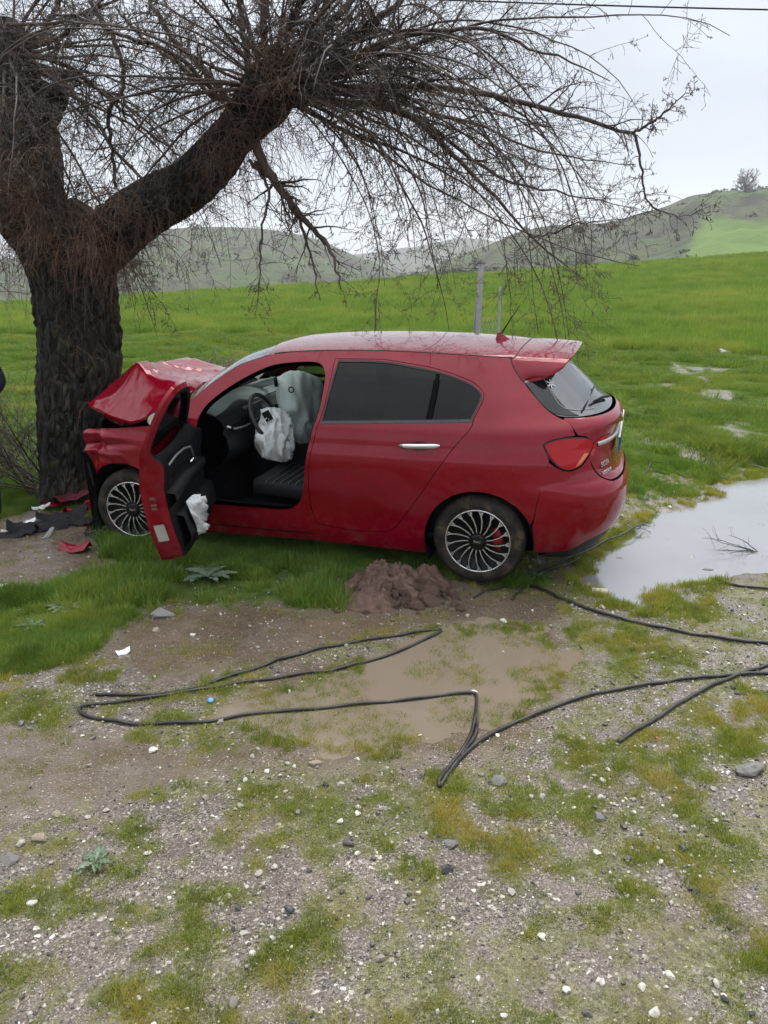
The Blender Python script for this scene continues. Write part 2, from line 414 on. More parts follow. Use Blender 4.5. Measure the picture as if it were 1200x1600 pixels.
# wrapped domain s: s = XC-x on the flank, arc length round the rear corner, S0 = rear centre line
_A,_B,_N=1.15,.86,2.9
_th=np.linspace(0,np.pi/2,2001)
_k=((_A*0+np.sin(_th))**_N+np.cos(_th)**_N)**(-1/_N)
_px,_py=_A*np.sin(_th)*_k,_B*np.cos(_th)*_k
_s=np.concatenate([[0],np.cumsum(np.hypot(np.diff(_px),np.diff(_py)))]);S0=_s[-1]
def surf(s,z):
    s=np.asarray(s,float);z=np.asarray(z,float)
    sg=np.where(s>S0,-1.0,1.0);sm=np.where(s>S0,2*S0-s,s)
    th=np.interp(np.maximum(sm,0),_s,_th)
    n=nexp(z);u,r=np.sin(th),np.cos(th)
    k=(u**n+r**n)**(-1/n);u=u*k;r=r*k
    xr=_it(z,ZR,XR)
    x=np.where(sm<=0,XC-sm,XC-u*(XC-xr))
    y=np.where(sm<=0,Y(x,z),hwid(x,z)*r)
    return np.stack([x,y*sg,z],-1)
def dom(x,z,y=None):
    """(x,z) [or (y,z) on the tail] -> s"""
    if y is None:
        if x>=XC: return XC-x
        xr=float(_it(z,ZR,XR));n=float(nexp(z));u=min(max((XC-x)/(XC-xr),0),1);r=(1-u**n)**(1/n)
    else:
        n=float(nexp(z));r=min(max(abs(y)/float(hwid(-1.9,z)),0),1);u=(1-r**n)**(1/n)
    s=float(np.interp(math.atan2(u,r),_th,_s))
    return s if (y is None or y>=0) else 2*S0-s
# ---- car materials
def paint_mat(name, dirt=.0):
    m = NT(name); P = m.co()
    f = m.noise(3, 3, P)
    base = m.ramp(f, [(.3, (.185, .0001, .0095)), (.7, (.215, .0002, .0125))])
    g = m.noise(14, 6, P, rough=.7)
    sx = m.n("ShaderNodeSeparateXYZ"); m.l(P, sx.inputs[0])
    low = m.rng(sx.outputs[2], .18, .50, 1, 0)
    md = m.math('MULTIPLY', m.math('MULTIPLY', low, m.rng(g, .50, .66, 0, 1)), .40+dirt)
    m.set(Base_Color=m.mix(md, base, (.12, .09, .065)), Metallic=m.math('MULTIPLY', m.math('SUBTRACT', 1.0, md), .12), Roughness=m.rng(g, .3, .7, .22, .32))
    m.b.inputs['Coat Weight'].default_value = .85; m.b.inputs['Coat Roughness'].default_value = .02; m.b.inputs['Coat IOR'].default_value = 1.5; m.b.inputs['Specular IOR Level'].default_value = .02
    # rain beads and runs
    vo = m.n("ShaderNodeTexVoronoi"); vo.inputs['Scale'].default_value = 130; m.l(P, vo.inputs['Vector'])
    bead = m.math('MULTIPLY', m.rng(vo.outputs['Distance'], .0, .32, 1, 0), m.rng(m.noise(30, 2, P), .5, .62, 0, 1))
    b = m.bump(bead, .0004, .2); m.l(b.outputs[0], m.b.inputs['Coat Normal'])
    return m.m
RED = paint_mat("red_paint"); 
BLK = simple("black_plastic", (.009, .009, .010), .55, 0, .25, 20, .0006, 200, spec=.25)
DARK = simple("dark_trim", (.004, .004, .005), .85, 0, .3, 12, spec=.1)
SEAL = simple("rubber_seal", (.013, .013, .014), .5)
m = NT("rear_glass"); m.set(Base_Color=(.022, .028, .034), Roughness=.05, IOR=2.2); m.bump(m.noise(60, 3), .0006, .4); GLASSR = m.m
def thin_glass(name, tint, dirt, refl=1.2):
    m = NT(name); tr = m.n("ShaderNodeBsdfTransparent"); tr.inputs[0].default_value = (*tint, 1); gl_ = m.n("ShaderNodeBsdfGlossy"); gl_.inputs['Roughness'].default_value = .03
    fr = m.n("ShaderNodeFresnel"); fr.inputs[0].default_value = 1.5; mx = m.n("ShaderNodeMixShader"); m.l(m.math('MULTIPLY', fr.outputs[0], refl), mx.inputs[0]); m.l(tr.outputs[0], mx.inputs[1]); m.l(gl_.outputs[0], mx.inputs[2])
    df = m.n("ShaderNodeBsdfDiffuse"); df.inputs[0].default_value = (.55, .6, .58, 1); m2 = m.n("ShaderNodeMixShader"); m.l(m.rng(m.noise(9, 6, rough=.7), .45, .7, dirt*.4, dirt*1.6), m2.inputs[0]); m.l(mx.outputs[0], m2.inputs[1]); m.l(df.outputs[0], m2.inputs[2]); m.l(m2.outputs[0], m.o.inputs[0]); return m.m
GLASSD = thin_glass("tinted_glass", (.05, .062, .078), .003, .62)
GLASSW = thin_glass("windscreen_glass", (.84, .92, .89), .10)
CHROME = simple("chrome", (.72, .73, .74), .16, 1, .05)
ALU = simple("machined_alloy", (.62, .63, .64), .28, .85, .08, 30)
RIMB = simple("black_rim", (.006, .006, .007), .5, 0, .2, spec=.25)
m = NT("tyre_rubber"); f = m.noise(9, 6, rough=.7)
m.set(Base_Color=m.ramp(f, [(.40, (.010, .010, .010)), (.55, (.030, .025, .020)), (.68, (.10, .075, .052))]), Roughness=.75, Specular_IOR_Level=.25); m.bump(m.noise(70, 4), .002, .6); TYRE = m.m
m = NT("lamp_red"); m.set(Base_Color=(.34, .0005, .007), Roughness=.08, IOR=1.42)
m.b.inputs['Subsurface Weight'].default_value = .0; m.bump(m.noise(18, 1), .002, .2); LRED = m.m
LAMB = simple("lamp_amber", (.62, .16, .07), .12, 0, .1, 20)
m = NT("airbag_cloth"); f = m.noise(5, 5)
m.set(Base_Color=m.ramp(f, [(.3, (.60, .64, .66)), (.7, (.80, .83, .84))]), Roughness=.85); m.bump(m.noise(26, 6, rough=.65, dist=1.0), .02, .9); CLOTH = m.m
m = NT("curtain_cloth"); m.set(Base_Color=m.ramp(m.noise(4, 4), [(.3, (.46, .54, .52)), (.7, (.62, .69, .67))]), Roughness=.85); m.bump(m.noise(60, 4), .003, .5); CURT = m.m

# ---- pose
CARQ = (-.372, 6.2757, 2.8311, .0085, -.055)
car = empty("car", label="red five-door hatchback crashed into the tree, bonnet buckled and driver's door hanging open", cat="car")
CARM = Matrix.Translation((CARQ[0], CARQ[1], 0)) @ Matrix.Rotation(CARQ[2], 4, 'Z') @ Matrix.Rotation(CARQ[3], 4, 'Y') @ Matrix.Rotation(CARQ[4], 4, 'X')
car.matrix_world = CARM
CM3 = np.array(CARM)[:3, :3]; CT = np.array(CARM)[:3, 3]
def to_car(p): return (np.asarray(p)-CT) @ CM3
def car_px(px, py, **k):
    """point of the sight line through a pixel on a plane x=, y= or z= of the car"""
    o = to_car((0, 0, CAM_H)); d = pix_dir(px, py) @ CM3; ax = 'xyz'.index(list(k)[0])
    return o+d*((list(k.values())[0]-o[ax])/d[ax])

def inpoly(p, poly):
    x, y = p[:, 0], p[:, 1]; ins = np.zeros(len(p), bool); n = len(poly)
    for i in range(n):
        a, b = poly[i], poly[(i+1) % n]
        ins ^= ((a[1] > y) != (b[1] > y)) & (x < (b[0]-a[0])*(y-a[1])/(b[1]-a[1]+1e-15)+a[0])
    return ins
def outl(pts, sharp=(), step=.025):
    """closed outline through points; indices in sharp stay corners, the rest is rounded"""
    P = np.asarray(pts, float); n = len(P); sharp = set(i % n for i in sharp)
    out = []
    for i in range(n):
        p1, p2 = P[i], P[(i+1) % n]
        p0 = P[(i-1) % n] if i not in sharp else p1-(p2-p1)
        p3 = P[(i+2) % n] if (i+1) % n not in sharp else p2+(p2-p1)
        L = np.linalg.norm(p2-p1); k = max(1, int(math.ceil(L/step)))
        t = np.arange(k)[:, None]/k
        t1 = .5*(p2-p0); t2 = .5*(p3-p1)
        lim = L*1.0
        for t_ in (t1, t2):
            l = np.linalg.norm(t_)
            if l > lim: t_ *= lim/l
        out.append((2*t**3-3*t**2+1)*p1+(t**3-2*t**2+t)*t1+(-2*t**3+3*t**2)*p2+(t**3-t**2)*t2)
    return np.concatenate(out)
def shrink(P, d):
    A = np.roll(P, 1, 0); B = np.roll(P, -1, 0); t = B-A; t /= np.linalg.norm(t, axis=1)[:, None]+1e-12
    nrm = np.stack([-t[:, 1], t[:, 0]], 1)
    area = .5*np.sum(P[:, 0]*np.roll(P[:, 1], -1)-np.roll(P[:, 0], -1)*P[:, 1])
    return P+nrm*d*(1 if area > 0 else -1)
def fill(outer, holes=(), grid=.035):
    """constrained triangulation of an outline with holes, with inner grid points"""
    loops = [outer]+list(holes); pts = np.concatenate(loops); E = []; b = 0
    for L in loops:
        E += [(b+i, b+(i+1) % len(L)) for i in range(len(L))]; b += len(L)
    lo, hi = outer.min(0), outer.max(0)
    gx_, gy_ = np.meshgrid(np.arange(lo[0]+grid*.5, hi[0], grid), np.arange(lo[1]+grid*.5, hi[1], grid)); G = np.stack([gx_.ravel(), gy_.ravel()], 1)
    k = inpoly(G, outer)
    for h in holes: k &= ~inpoly(G, h)
    G = G[k]
    if len(G):
        dm = np.full(len(G), 1e9)
        for L in loops: dm = np.minimum(dm, np.abs(sdist(G[:, 0], G[:, 1], L)))
        G = G[dm > grid*.4]
    allp = np.concatenate([pts, G])
    r = delaunay_2d_cdt([Vector(p) for p in allp], E, [], 0, 1e-7)
    V = np.array([tuple(v) for v in r[0]]); F = np.array([f for f in r[2] if len(f) == 3])
    c = V[F].mean(1); k = inpoly(c, outer)
    for h in holes: k &= ~inpoly(c, h)
    F = F[k]
    a = V[F]; ar = (a[:, 1, 0]-a[:, 0, 0])*(a[:, 2, 1]-a[:, 0, 1])-(a[:, 1, 1]-a[:, 0, 1])*(a[:, 2, 0]-a[:, 0, 0])
    F = F[np.abs(ar) > 1e-9]; ar = ar[np.abs(ar) > 1e-9]
    F[ar < 0] = F[ar < 0][:, ::-1]
    return V, F
def surfn(s, z, fn=surf):
    e = 1e-3; p = fn(s, z); a = fn(s+e, z)-fn(s-e, z); b = fn(s, z+e)-fn(s, z-e)
    n = np.cross(a, b); n /= np.linalg.norm(n, axis=-1)[..., None]+1e-12
    return p, n
def panel(name, outer, mat, holes=(), grid=.035, gap=.004, flange=.022, off=0., side=1, parent=None, fn=surf, hole_flange=None):
    outer = shrink(outer, gap); V2, F = fill(outer, holes, grid)
    P, N = surfn(V2[:, 0], V2[:, 1], fn)
    if (P[F].mean(1)[:, 1]*0+N.mean(0) @ (P.mean(0)-np.array([0, 0, .7]))*0).any(): pass
    c = np.array([-.2, 0, .7]); sgn = np.sign(((P-c)*N).sum(1).mean()); N = N*sgn
    if sgn < 0: F = F[:, ::-1]
    P = P+N*off; VV = [P]; NN = [N]; FF = [F.tolist()]; b = len(P)
    for L, ho in [(outer, 0)]+[(h, 1) for h in holes]:
        p, n = surfn(L[:, 0], L[:, 1], fn); n = n*sgn; p = p+n*off; k = len(L)
        fl = flange if not ho else (hole_flange or flange)
        q = p-n*fl; t = np.roll(p, -1, 0)-np.roll(p, 1, 0); en = np.cross(t, n); en /= np.linalg.norm(en, axis=1)[:, None]+1e-12
        VV += [p, q]; NN += [en, en]
        FF.append([(b+i, b+(i+1) % k, b+k+(i+1) % k, b+k+i) for i in range(k)]); b += 2*k
    V = np.concatenate(VV); N = np.concatenate(NN); F = [f for x in FF for f in x]
    if side < 0:
        V = V*(1, -1, 1); N = N*(1, -1, 1); F = [f[::-1] for f in F]
    me = D.meshes.new(name); me.from_pydata(V.tolist(), [], F)
    me.polygons.foreach_set('use_smooth', np.ones(len(F), bool))
    me.normals_split_custom_set_from_vertices(N.tolist()); me.materials.append(mat)
    o = D.objects.new(name, me); COL.objects.link(o); o.parent = parent or car; return o
def RM1(s, z):
    k = 1 if z < 1.2 else 1-.5*min(1, (z-1.2)/.15)
    return (s+k*float(np.interp(s, [.6, .75, .85, .95, 1.05, 1.15, 1.25, 1.35, 1.45, S0], [-.035, -.04, -.046, -.054, -.067, -.085, -.105, -.12, -.10, 0])), z)
def RM(L): return [RM1(*p) for p in L]
def XZ(pts, sharp=(), step=.025): return outl([(dom(x, z), z) for x, z in pts], sharp, step)
def SZ(pts, sharp=(), step=.025): return outl(pts, sharp, step)
def mirror(L): return np.stack([2*S0-L[:, 0], L[:, 1]], 1)
def symm(half, sharp=()):
    """half outline from the top centre down to the bottom centre on the left, mirrored"""
    H = list(half); M = [(2*S0-s, z) for s, z in H[::-1]]
    M = [q for q in M if abs(q[0]-S0) > 1e-4]
    n = len(H)+len(M); sh = list(sharp)+[len(H)+(len(H)-1-i)-(1 if abs(H[-1][0]-S0) < 1e-4 else 0) for i in sharp if abs(H[i][0]-S0) > 1e-4]
    return outl(H+M, sh)
# ---------------------------------------------------------------- side shell
RAILX = [-1.60, -1.2, -.7, -.2, .1, .21, .324, .463, .572, .672, .794, .93, 1.0]
RAILZ = [1.482, 1.512, 1.530, 1.527, 1.512, 1.497, 1.466, 1.418, 1.352, 1.282, 1.185, 1.095, 1.055]
def railz(x): return np.interp(x, RAILX, RAILZ)
_rs = catmull(np.stack([RAILX, RAILZ], 1), 10)
def railz(x): return np.interp(x, _rs[:, 0], _rs[:, 1])
def arch(cx, a0, a1, r=.368, n=16, cz=.305):
    a = np.radians(np.linspace(a0, a1, n)); return [(cx+r*math.cos(t), cz+r*math.sin(t)) for t in a]
ARC = arch(-1.335, -14, 196)
LAMP = RM([(.792,.979),(.838,.896),(.899,.834),(.964,.809),(1.063,.824),(1.154,.887),(1.205,.957),(1.112,1.006),(.936,1.02),(.827,1.001)])
OPEN = [(.716,1.067),(.663,1.158),(.524,1.268),(.354,1.364),(.189,1.43),(.011,1.453),(-.13,1.455),(-.19,1.43),(-.222,1.36),(-.212,1.155),(-.169,1.002),(-.122,.798),(-.097,.635),(-.06,.52),(.015,.445),(.104,.423),(.309,.421),(.569,.421),(.70,.432),(.756,.507),(.742,.759),(.735,.95)]
RDOOR = [(-.268,1.480),(-.262,1.36),(-.237,1.155),(-.195,1.0),(-.15,.8),(-.13,.64),(-.13,.45),(-.163,.335),(-.416,.308),(-.66,.315),(-.745,.35),(-.812,.43),(-.948,.624),(-1.052,.781),(-1.163,.942),(-1.286,1.116),(-1.334,1.245),(-1.332,1.295),(-1.266,1.350),(-1.160,1.392),(-1.026,1.428),(-.870,1.454),(-.622,1.483)]
RDS = (0, 7, 22)
WIN = [(-.295,1.470),(-.622,1.470),(-.868,1.440),(-1.023,1.414),(-1.156,1.378),(-1.256,1.338),(-1.318,1.288),(-1.321,1.25),(-1.276,1.128),(-.75,1.103),(-.233,1.079)]
WNS = (0, 8, 10)
railpts = [(x, float(railz(x))) for x in (-1.44, -1.33, -1.2, -.9, -.6, -.3, 0, .21, .324, .463, .572, .672, .794, .93)]
SHELL = ([(dom(.85,.176), .176)]+[(dom(-.2,.190), .190), (dom(-.945,.172), .172)]+[(dom(x, z), z) for x, z in arch(-1.335, -14, 158)]
         +[(dom(-1.70,.50), .50), (dom(-1.72,.62), .62)]+RM([(.836,.868),(.790,.979),(.826,1.003),(.934,1.0225),(1.015,1.024),(.994,1.06),(.988,1.118),(.944,1.162),(.898,1.23),(.837,1.348),(.812,1.42),(.812,1.490)])
         +[(dom(x, z), z) for x, z in railpts]+[(dom(.95,.99), .99),(dom(.85,.93),.93),(dom(.85,.5),.5)])
nA = 3+16
SHS = [0, 2, 3, nA-1, nA+3, nA+6, nA+13, len(SHELL)-4, len(SHELL)-3]
door_h = XZ(OPEN); rd_h = XZ(RDOOR, RDS)
panel("body_side", SZ(SHELL, SHS), RED, [door_h, rd_h], gap=.001, flange=.03, hole_flange=.06)
panel("body_side", SZ(SHELL, SHS), RED, [XZ([(.72,1.07),(.524,1.27),(.189,1.43),(-.19,1.45),(-.62,1.470),(-1.023,1.414),(-1.318,1.288),(-1.276,1.128),(-.233,1.079)], (7,))], gap=.001, flange=.03, side=-1)
GLASST = thin_glass('clear_tinted_glass', (.45, .55, .5), .03)
far_g = panel("side_window", XZ([(.72,1.07),(.524,1.27),(.189,1.43),(-.19,1.45),(-.62,1.470),(-1.023,1.414),(-1.318,1.288),(-1.276,1.128),(-.233,1.079)], (7,)), GLASST, gap=0, flange=.001, off=-.008, side=-1)
# rear door
rd = panel("rear_door", XZ(RDOOR, RDS), RED, [XZ(WIN, WNS)], flange=.03, hole_flange=.008)
SPLX = [(-1.018,1.414),(-.995,1.115)]
wf = XZ(WIN, WNS); wl = shrink(wf, .008)
panel("window_seal", wf, SEAL, [shrink(wf, .011)], gap=0, flange=.01, off=-.001, parent=rd, grid=.2)
gl = XZ([(-.295,1.470),(-.622,1.470),(-.868,1.440),(-1.000,1.419),(-.972,1.112),(-.75,1.103),(-.233,1.079)], (0, 3, 4, 6))
panel("window", gl, GLASSD, gap=.004, flange=.004, off=-.006, parent=rd)
qg = XZ([(-1.035,1.411),(-1.156,1.378),(-1.256,1.338),(-1.318,1.288),(-1.321,1.25),(-1.276,1.128),(-1.008,1.115)], (0, 5, 6))
panel("quarter_window", qg, GLASSD, gap=.004, flange=.004, off=-.006, parent=rd)
panel("window_divider", XZ([(-1.002,1.419),(-1.033,1.411),(-1.006,1.115),(-.974,1.112)], (0,1,2,3)), DARK, gap=0, flange=.004, off=-.003, parent=rd)
panel("window_strip", XZ([(-.225,1.068),(-.232,1.082),(-.75,1.107),(-1.28,1.132),(-1.268,1.118),(-.75,1.093)], (0,1,3,4)), simple("strip", (.05,.055,.06), .3, .4), gap=0, flange=.004, off=.004, parent=rd, grid=.1)
# handle: cup and grip
P0, N0 = surfn(np.array([dom(-.93,.958)]), np.array([.958]))
cup = MB(); 
cx_, cz_ = -.935, .958
G = []
for i in range(9):
    r = i/8; row = []
    for j in range(24):
        a = 2*math.pi*j/24; x = cx_+.075*r*math.cos(a); z = cz_+.032*r*math.sin(a)
        p, n = surfn(np.array([XC-x if x > XC else dom(x, z)]), np.array([z])); row.append(p[0]+n[0]*(.0012-.02*(1-r**2)*(r < .98)) if False else p[0]+np.array([0, 1, 0])*(.0012 if r > .9 else .0012))
    row.append(row[0]); G.append(row)
cup.grid(G).build("handle_cup", simple("cup_red", (.09, .002, .006), .3, .3), rd)
hb = MB(); xs = np.linspace(-.800, -1.081, 15); cen = []
Gh = []
for i, x in enumerate(xs):
    t = (i/14)*2-1; z = .953+(i/14)*.014; y = float(Y(x, z)); k = (1-abs(t)**6)
    cy = y+.012+.022*(1-t*t)**.5*1.0
    hw = .0175*(.35+.65*k); th = .008*(.3+.7*k)
    Gh.append([(x, cy+th*math.sin(a), z+hw*math.cos(a)) for a in np.linspace(0, 2*math.pi, 13)])
hb.grid(Gh); hb.build("door_handle", CHROME, rd)

# ---------------------------------------------------------------- roof
RX0, RX1 = -1.49, .235
def roof(s, v):
    """s runs from the tailgate seam to the windscreen, v across"""
    av = np.abs(v); x = RX0-.02*(1-v**2)+(RX1+.10*(1-av**2.2)-RX0+.02*(1-v**2))*s
    xr = RX0+(RX1-RX0)*s; zr = railz(xr); yr = Y(xr, zr)-.004
    cr = .040*(1-.25*s)
    return np.stack([x, v*yr, zr-.004+cr*(1-av**2.3)*1.0+.012*(1-av**8)], -1)
S_, V_ = np.meshgrid(np.linspace(0, 1, 60), np.sin(np.linspace(-1, 1, 51)*math.pi/2), indexing='ij')
Rg = roof(S_, V_); mb = MB(); mb.grid(Rg)
mesh("roof", mb.V, mb.F, RED, car)
for sg in (-1, 1):      # roof ditch seal
    Pp = np.stack([[x, sg*(float(Y(x, railz(x)))-.004), float(railz(x))+.001] for x in np.linspace(-1.48, .2, 40)])
    MB().tube(Pp, .005, 6).build("roof_strip", SEAL, car)
# windscreen and its frame
def wscr(t, v):
    """t from the roof edge down to the cowl"""
    x = np.interp(t, [0, .12, .3, .5, .7, 1], [.235, .324, .463, .62, .78, 1.02]); z = railz(x)
    y = v*(Y(x, z)-.012); b = .10+.20*t
    return np.stack([x+b*(1-np.abs(v)**2.1), y, z-.006+.035*(1-np.abs(v)**2.3)*(1-t)], -1)
T_, V_ = np.meshgrid(np.linspace(0, 1, 24), np.linspace(-1, 1, 33), indexing='ij')
mb = MB(); mb.grid(wscr(T_, V_)); mesh("windscreen", mb.V, mb.F, GLASSW, car)
mb = MB()
for sg in (-1, 1):
    mb.tube(wscr(np.linspace(0, 1, 20), np.full(20, sg*.985)), .009, 6)
mb.tube(wscr(np.zeros(21), np.linspace(-1, 1, 21)), .008, 6)
mb.build("windscreen_seal", SEAL, car)
# ---------------------------------------------------------------- spoiler, tailgate
def on_tail_raw(s, z, o=0.):
    p, n = surfn(np.array([s]), np.array([z])); n = n[0]*np.sign(n[0] @ (p[0]-np.array([-.2, 0, .7]))); return p[0]+n*o
SEAMF = [(.0, None)]
def spoiler_front(v):
    """front edge: along the rear edge of the roof, then down the flank to the glass corner"""
    av = abs(v); sg = 1 if v >= 0 else -1
    if av <= .72:
        p = roof(np.array(0.), np.array(av/.72)); return np.array([p[0], sg*p[1], p[2]])+np.array([-.002, 0, .0])
    t = (av-.72)/.28
    L = catmull(RM([(.812, 1.490), (.808, 1.452), (.815, 1.41), (.837, 1.348)]), 6)
    q = resample(L, 20); s = np.interp(t, np.linspace(0, 1, 20), q[:, 0]); z = np.interp(t, np.linspace(0, 1, 20), q[:, 1])
    p = surf(s, z); return np.array([p[0], sg*p[1], p[2]])
TE1 = catmull([(-1.878, 0, 1.512), (-1.873, .22, 1.507), (-1.862, .38, 1.498), (-1.838, .490, 1.480)], 8)
TE2 = catmull([(-1.838, .490, 1.480), (-1.805, .537, 1.440), (-1.705, .562, 1.388), (-1.585, .553, 1.346)], 8)
def spoiler_back(v):
    av = abs(v); T_ = TE1 if av <= .72 else TE2; q = resample(T_, 40); t = av/.72 if av <= .72 else (av-.72)/.28
    p = np.array([np.interp(t, np.linspace(0, 1, 40), q[:, k]) for k in range(3)]); p[1] *= 1 if v >= 0 else -1; return p
G = []
for v in np.linspace(-1, 1, 61):
    a, b = spoiler_front(v), spoiler_back(v); row = []
    up = np.array([0, .35*np.sign(v)*abs(v)**4, 1.0]); L = np.linalg.norm(b-a)
    for t in np.linspace(0, 1, 9): row.append(a+(b-a)*t+up*.10*L*t*(1-t)*(1-min(1, (abs(v)/.62)**6)*.9))
    c = b+np.array([.004, 0, -.016]); row.append(c)
    f = a+(b-a)*.25+np.array([0, 0, -.055]); row.append(.5*(c+f)+np.array([0, 0, .005])); row.append(f)
    G.append(row)
mb = MB(); mb.grid(G); spo = mb.build("spoiler", RED, car)
md_ = spo.modifiers.new("e", 'EDGE_SPLIT'); md_.split_angle = math.radians(50)
tg_glass = symm(RM([(S0,1.445),(1.35,1.442),(1.05,1.425),(.90,1.39),(.843,1.346),(.898,1.232),(.95,1.160),(1.01,1.138),(1.151,1.126),(1.392,1.121),(S0,1.118)]), (4, 6))
rg = panel("rear_window", tg_glass, GLASSR, gap=.003, flange=.006, off=-.003)
for mir in (0, 1):       # gloss-black side wedges of the rear window
    L = SZ(RM([(.852,1.345),(.90,1.232),(.955,1.162),(1.06,1.14),(1.17,1.133),(1.12,1.165),(1.07,1.25),(1.055,1.345)]), (0,2,4,7)); L = mirror(L) if mir else L
    panel("window_wedge", L, simple("gloss_black", (.008,.009,.011), .06), gap=0, flange=.004, off=.0015, parent=rg)
mb = MB(); mb.tube([spoiler_front(v)+np.array([-.001, 0, .0015]) for v in np.linspace(-1, 1, 81)], .0035, 5); mb.build("roof_seam", SEAL, car)
for sg in (0, 1):       # printed line on the rear window
    L_ = [on_tail_raw(s if not sg else 2*S0-s, z, .001) for s, z in catmull(RM([(1.06, 1.40), (1.05, 1.30), (1.07, 1.20), (1.18, 1.165), (1.40, 1.15)]), 8)]
    MB().tube(L_, .0022, 4).build("printed_line", simple("print_grey", (.35, .38, .40), .5), rg)
# lower tailgate
tg = symm(RM([(S0,1.113),(1.392,1.116),(1.151,1.121),(1.02,1.131),(.992,1.12),(.998,1.062),(1.04,1.022),(1.125,1.006),(1.205,.957),(1.160,.885),(1.212,.790),(1.278,.722),(1.36,.690),(S0,.680)]), (4, 6, 8))
gate = panel("tailgate", tg, RED, gap=.002, flange=.03)
GL = [LAMP]
for mir in (0, 1):
    L = SZ(LAMP, (0, 5)); Lm = mirror(L) if mir else L
    lampo = panel("tail_lamp", Lm, SEAL, gap=.001, flange=.03, off=.000)
    L2 = shrink(L, .009); L2 = mirror(L2) if mir else L2
    panel("lens", L2, LRED, gap=0, flange=.008, off=.007, parent=lampo)
    L3 = SZ(RM([(1.02,.828),(1.065,.84),(1.145,.90),(1.10,.905)]), (0, 1, 2, 3)); L3 = mirror(L3) if mir else L3
    panel("amber_lens", L3, LAMB, gap=0, flange=.003, off=.009, parent=lampo, grid=.02)
    L4 = SZ(RM([(1.212,.962),(1.165,.890),(1.20,.875),(1.235,.925),(1.40,.95),(1.42,.985),(1.3,.985)]), (0,1,4,5)); L4 = mirror(L4) if mir else L4
    L4g = panel("tailgate_lamp", L4, LRED, gap=0, flange=.005, off=.004, parent=gate)
# bumper
NB = len(ARC)
bump = symm(RM([(S0,.673),(1.36,.682),(1.275,.714),(1.205,.785),(1.16,.880),(1.067,.819),(.964,.804),(.895,.830),(.839,.868)])+[(dom(-1.718,.62)+.002,.62),(dom(-1.700,.50)+.002,.50),(dom(-1.690,.42),.42),(dom(-1.700,.30),.30),(dom(-1.70,.235),.235)]+RM([(.98,.235),(1.12,.300),(1.35,.335),(S0,.34)]), (4, 8, 10, 13))
panel("rear_bumper", bump, RED, gap=.002, flange=.03)
dif = symm(RM([(S0,.337),(1.35,.332),(1.12,.297),(.98,.232),(.86,.228),(.80,.19),(1.0,.165),(1.3,.17),(S0,.17)]), (4,))
panel("rear_diffuser", dif, BLK, gap=.001, flange=.03, off=-.012)
# number plate, chrome grip, letters on the tailgate
def on_tail(s, z, o=0.):
    if s < S0: s = RM1(s, z)[0]
    else: s = 2*S0-RM1(2*S0-s, z)[0]
    p, n = surfn(np.array([s]), np.array([z])); n = n[0]*np.sign(n[0] @ (p[0]-np.array([-.2, 0, .7]))); return p[0]+n*o, n
WHT = simple("plate_white", (.62, .65, .64), .35, 0, .08, 30); INK = simple("plate_ink", (.012, .012, .014), .5); CHR = CHROME
pp = MB(); pp.box((-2.19, 0, .880), (.012, .50, .105)); plate = pp.build("number_plate", WHT, car, False)
def letters(txt, size, loc, rot, mat, parent, name="lettering", ext=.002):
    c = D.curves.new(name, 'FONT'); c.body = txt; c.size = size; c.extrude = ext; c.align_x = 'CENTER'; c.align_y = 'CENTER'
    t = D.objects.new(name, c); COL.objects.link(t); dg = bpy.context.evaluated_depsgraph_get()
    me = D.meshes.new_from_object(t.evaluated_get(dg)); D.objects.remove(t)
    me.materials.clear(); me.materials.append(mat)
    o = D.objects.new(name, me); COL.objects.link(o); o.parent = parent; o.location = loc; o.rotation_euler = rot; return o
letters("38 AK 238", .088, (-2.1975, 0, .880), (math.pi/2, 0, -math.pi/2), INK, plate, "plate_number")
pp = MB(); pp.box((-2.192, .235, .880), (.010, .04, .10)); pp.build("plate_band", simple("plate_blue", (.02, .05, .35), .4), plate, False)
grip = MB(); Gp = []
for s in np.linspace(1.245, 2*S0-1.245, 25):
    p, n = on_tail(s, .955-.01*abs(s-S0)/.5, .006); Gp.append([p+np.array([0, 0, .014])*math.cos(a)+n*.010*math.sin(a) for a in np.linspace(0, 2*math.pi, 9)])
grip.grid(Gp); grip.build("tailgate_grip", simple("satin_grip", (.45, .45, .44), .3, .8), gate)
for txt, s, z, sz in (("EGEA", 1.36, .800, .052), ("URBAN", 1.36, .745, .040)):
    p, n = on_tail(s, z, .003); rz = math.atan2(n[1], n[0])+math.pi/2
    letters(txt, sz, p, (math.pi/2, 0, rz), CHR, gate, "model_badge" if sz > .05 else "version_badge")
p, n = on_tail(S0-.02, 1.035, .008); mb = MB(); mb.lathe([(0, .004), (.040, .004), (.046, .001), (.047, -.004)], 32, Matrix.Rotation(-math.pi/2, 3, 'Y')); 
em = mb.build("emblem", CHROME, gate); em.location = p
mb = MB(); mb.lathe([(0, .006), (.036, .0055), (.037, .003)], 32, Matrix.Rotation(-math.pi/2, 3, 'Y')); k = mb.build("emblem_disc", simple("emblem_red", (.35, .01, .02), .3), gate); k.location = em.location
# wiper
mb = MB(); a, _ = on_tail(S0+.0, 1.150, .02); b, _ = on_tail(1.42, 1.175, .022); c_, _ = on_tail(1.30, 1.185, .018)
mb.tube([a, .5*(a+b)+np.array([-.01, 0, .012]), b], [.014, .010, .007], 8); w1, _ = on_tail(1.25, 1.150, .012); w2, _ = on_tail(1.62, 1.235, .012)
mb.tube([w1, .5*(w1+w2), w2], .006, 6); wip = mb.build("rear_wiper", BLK, rg)
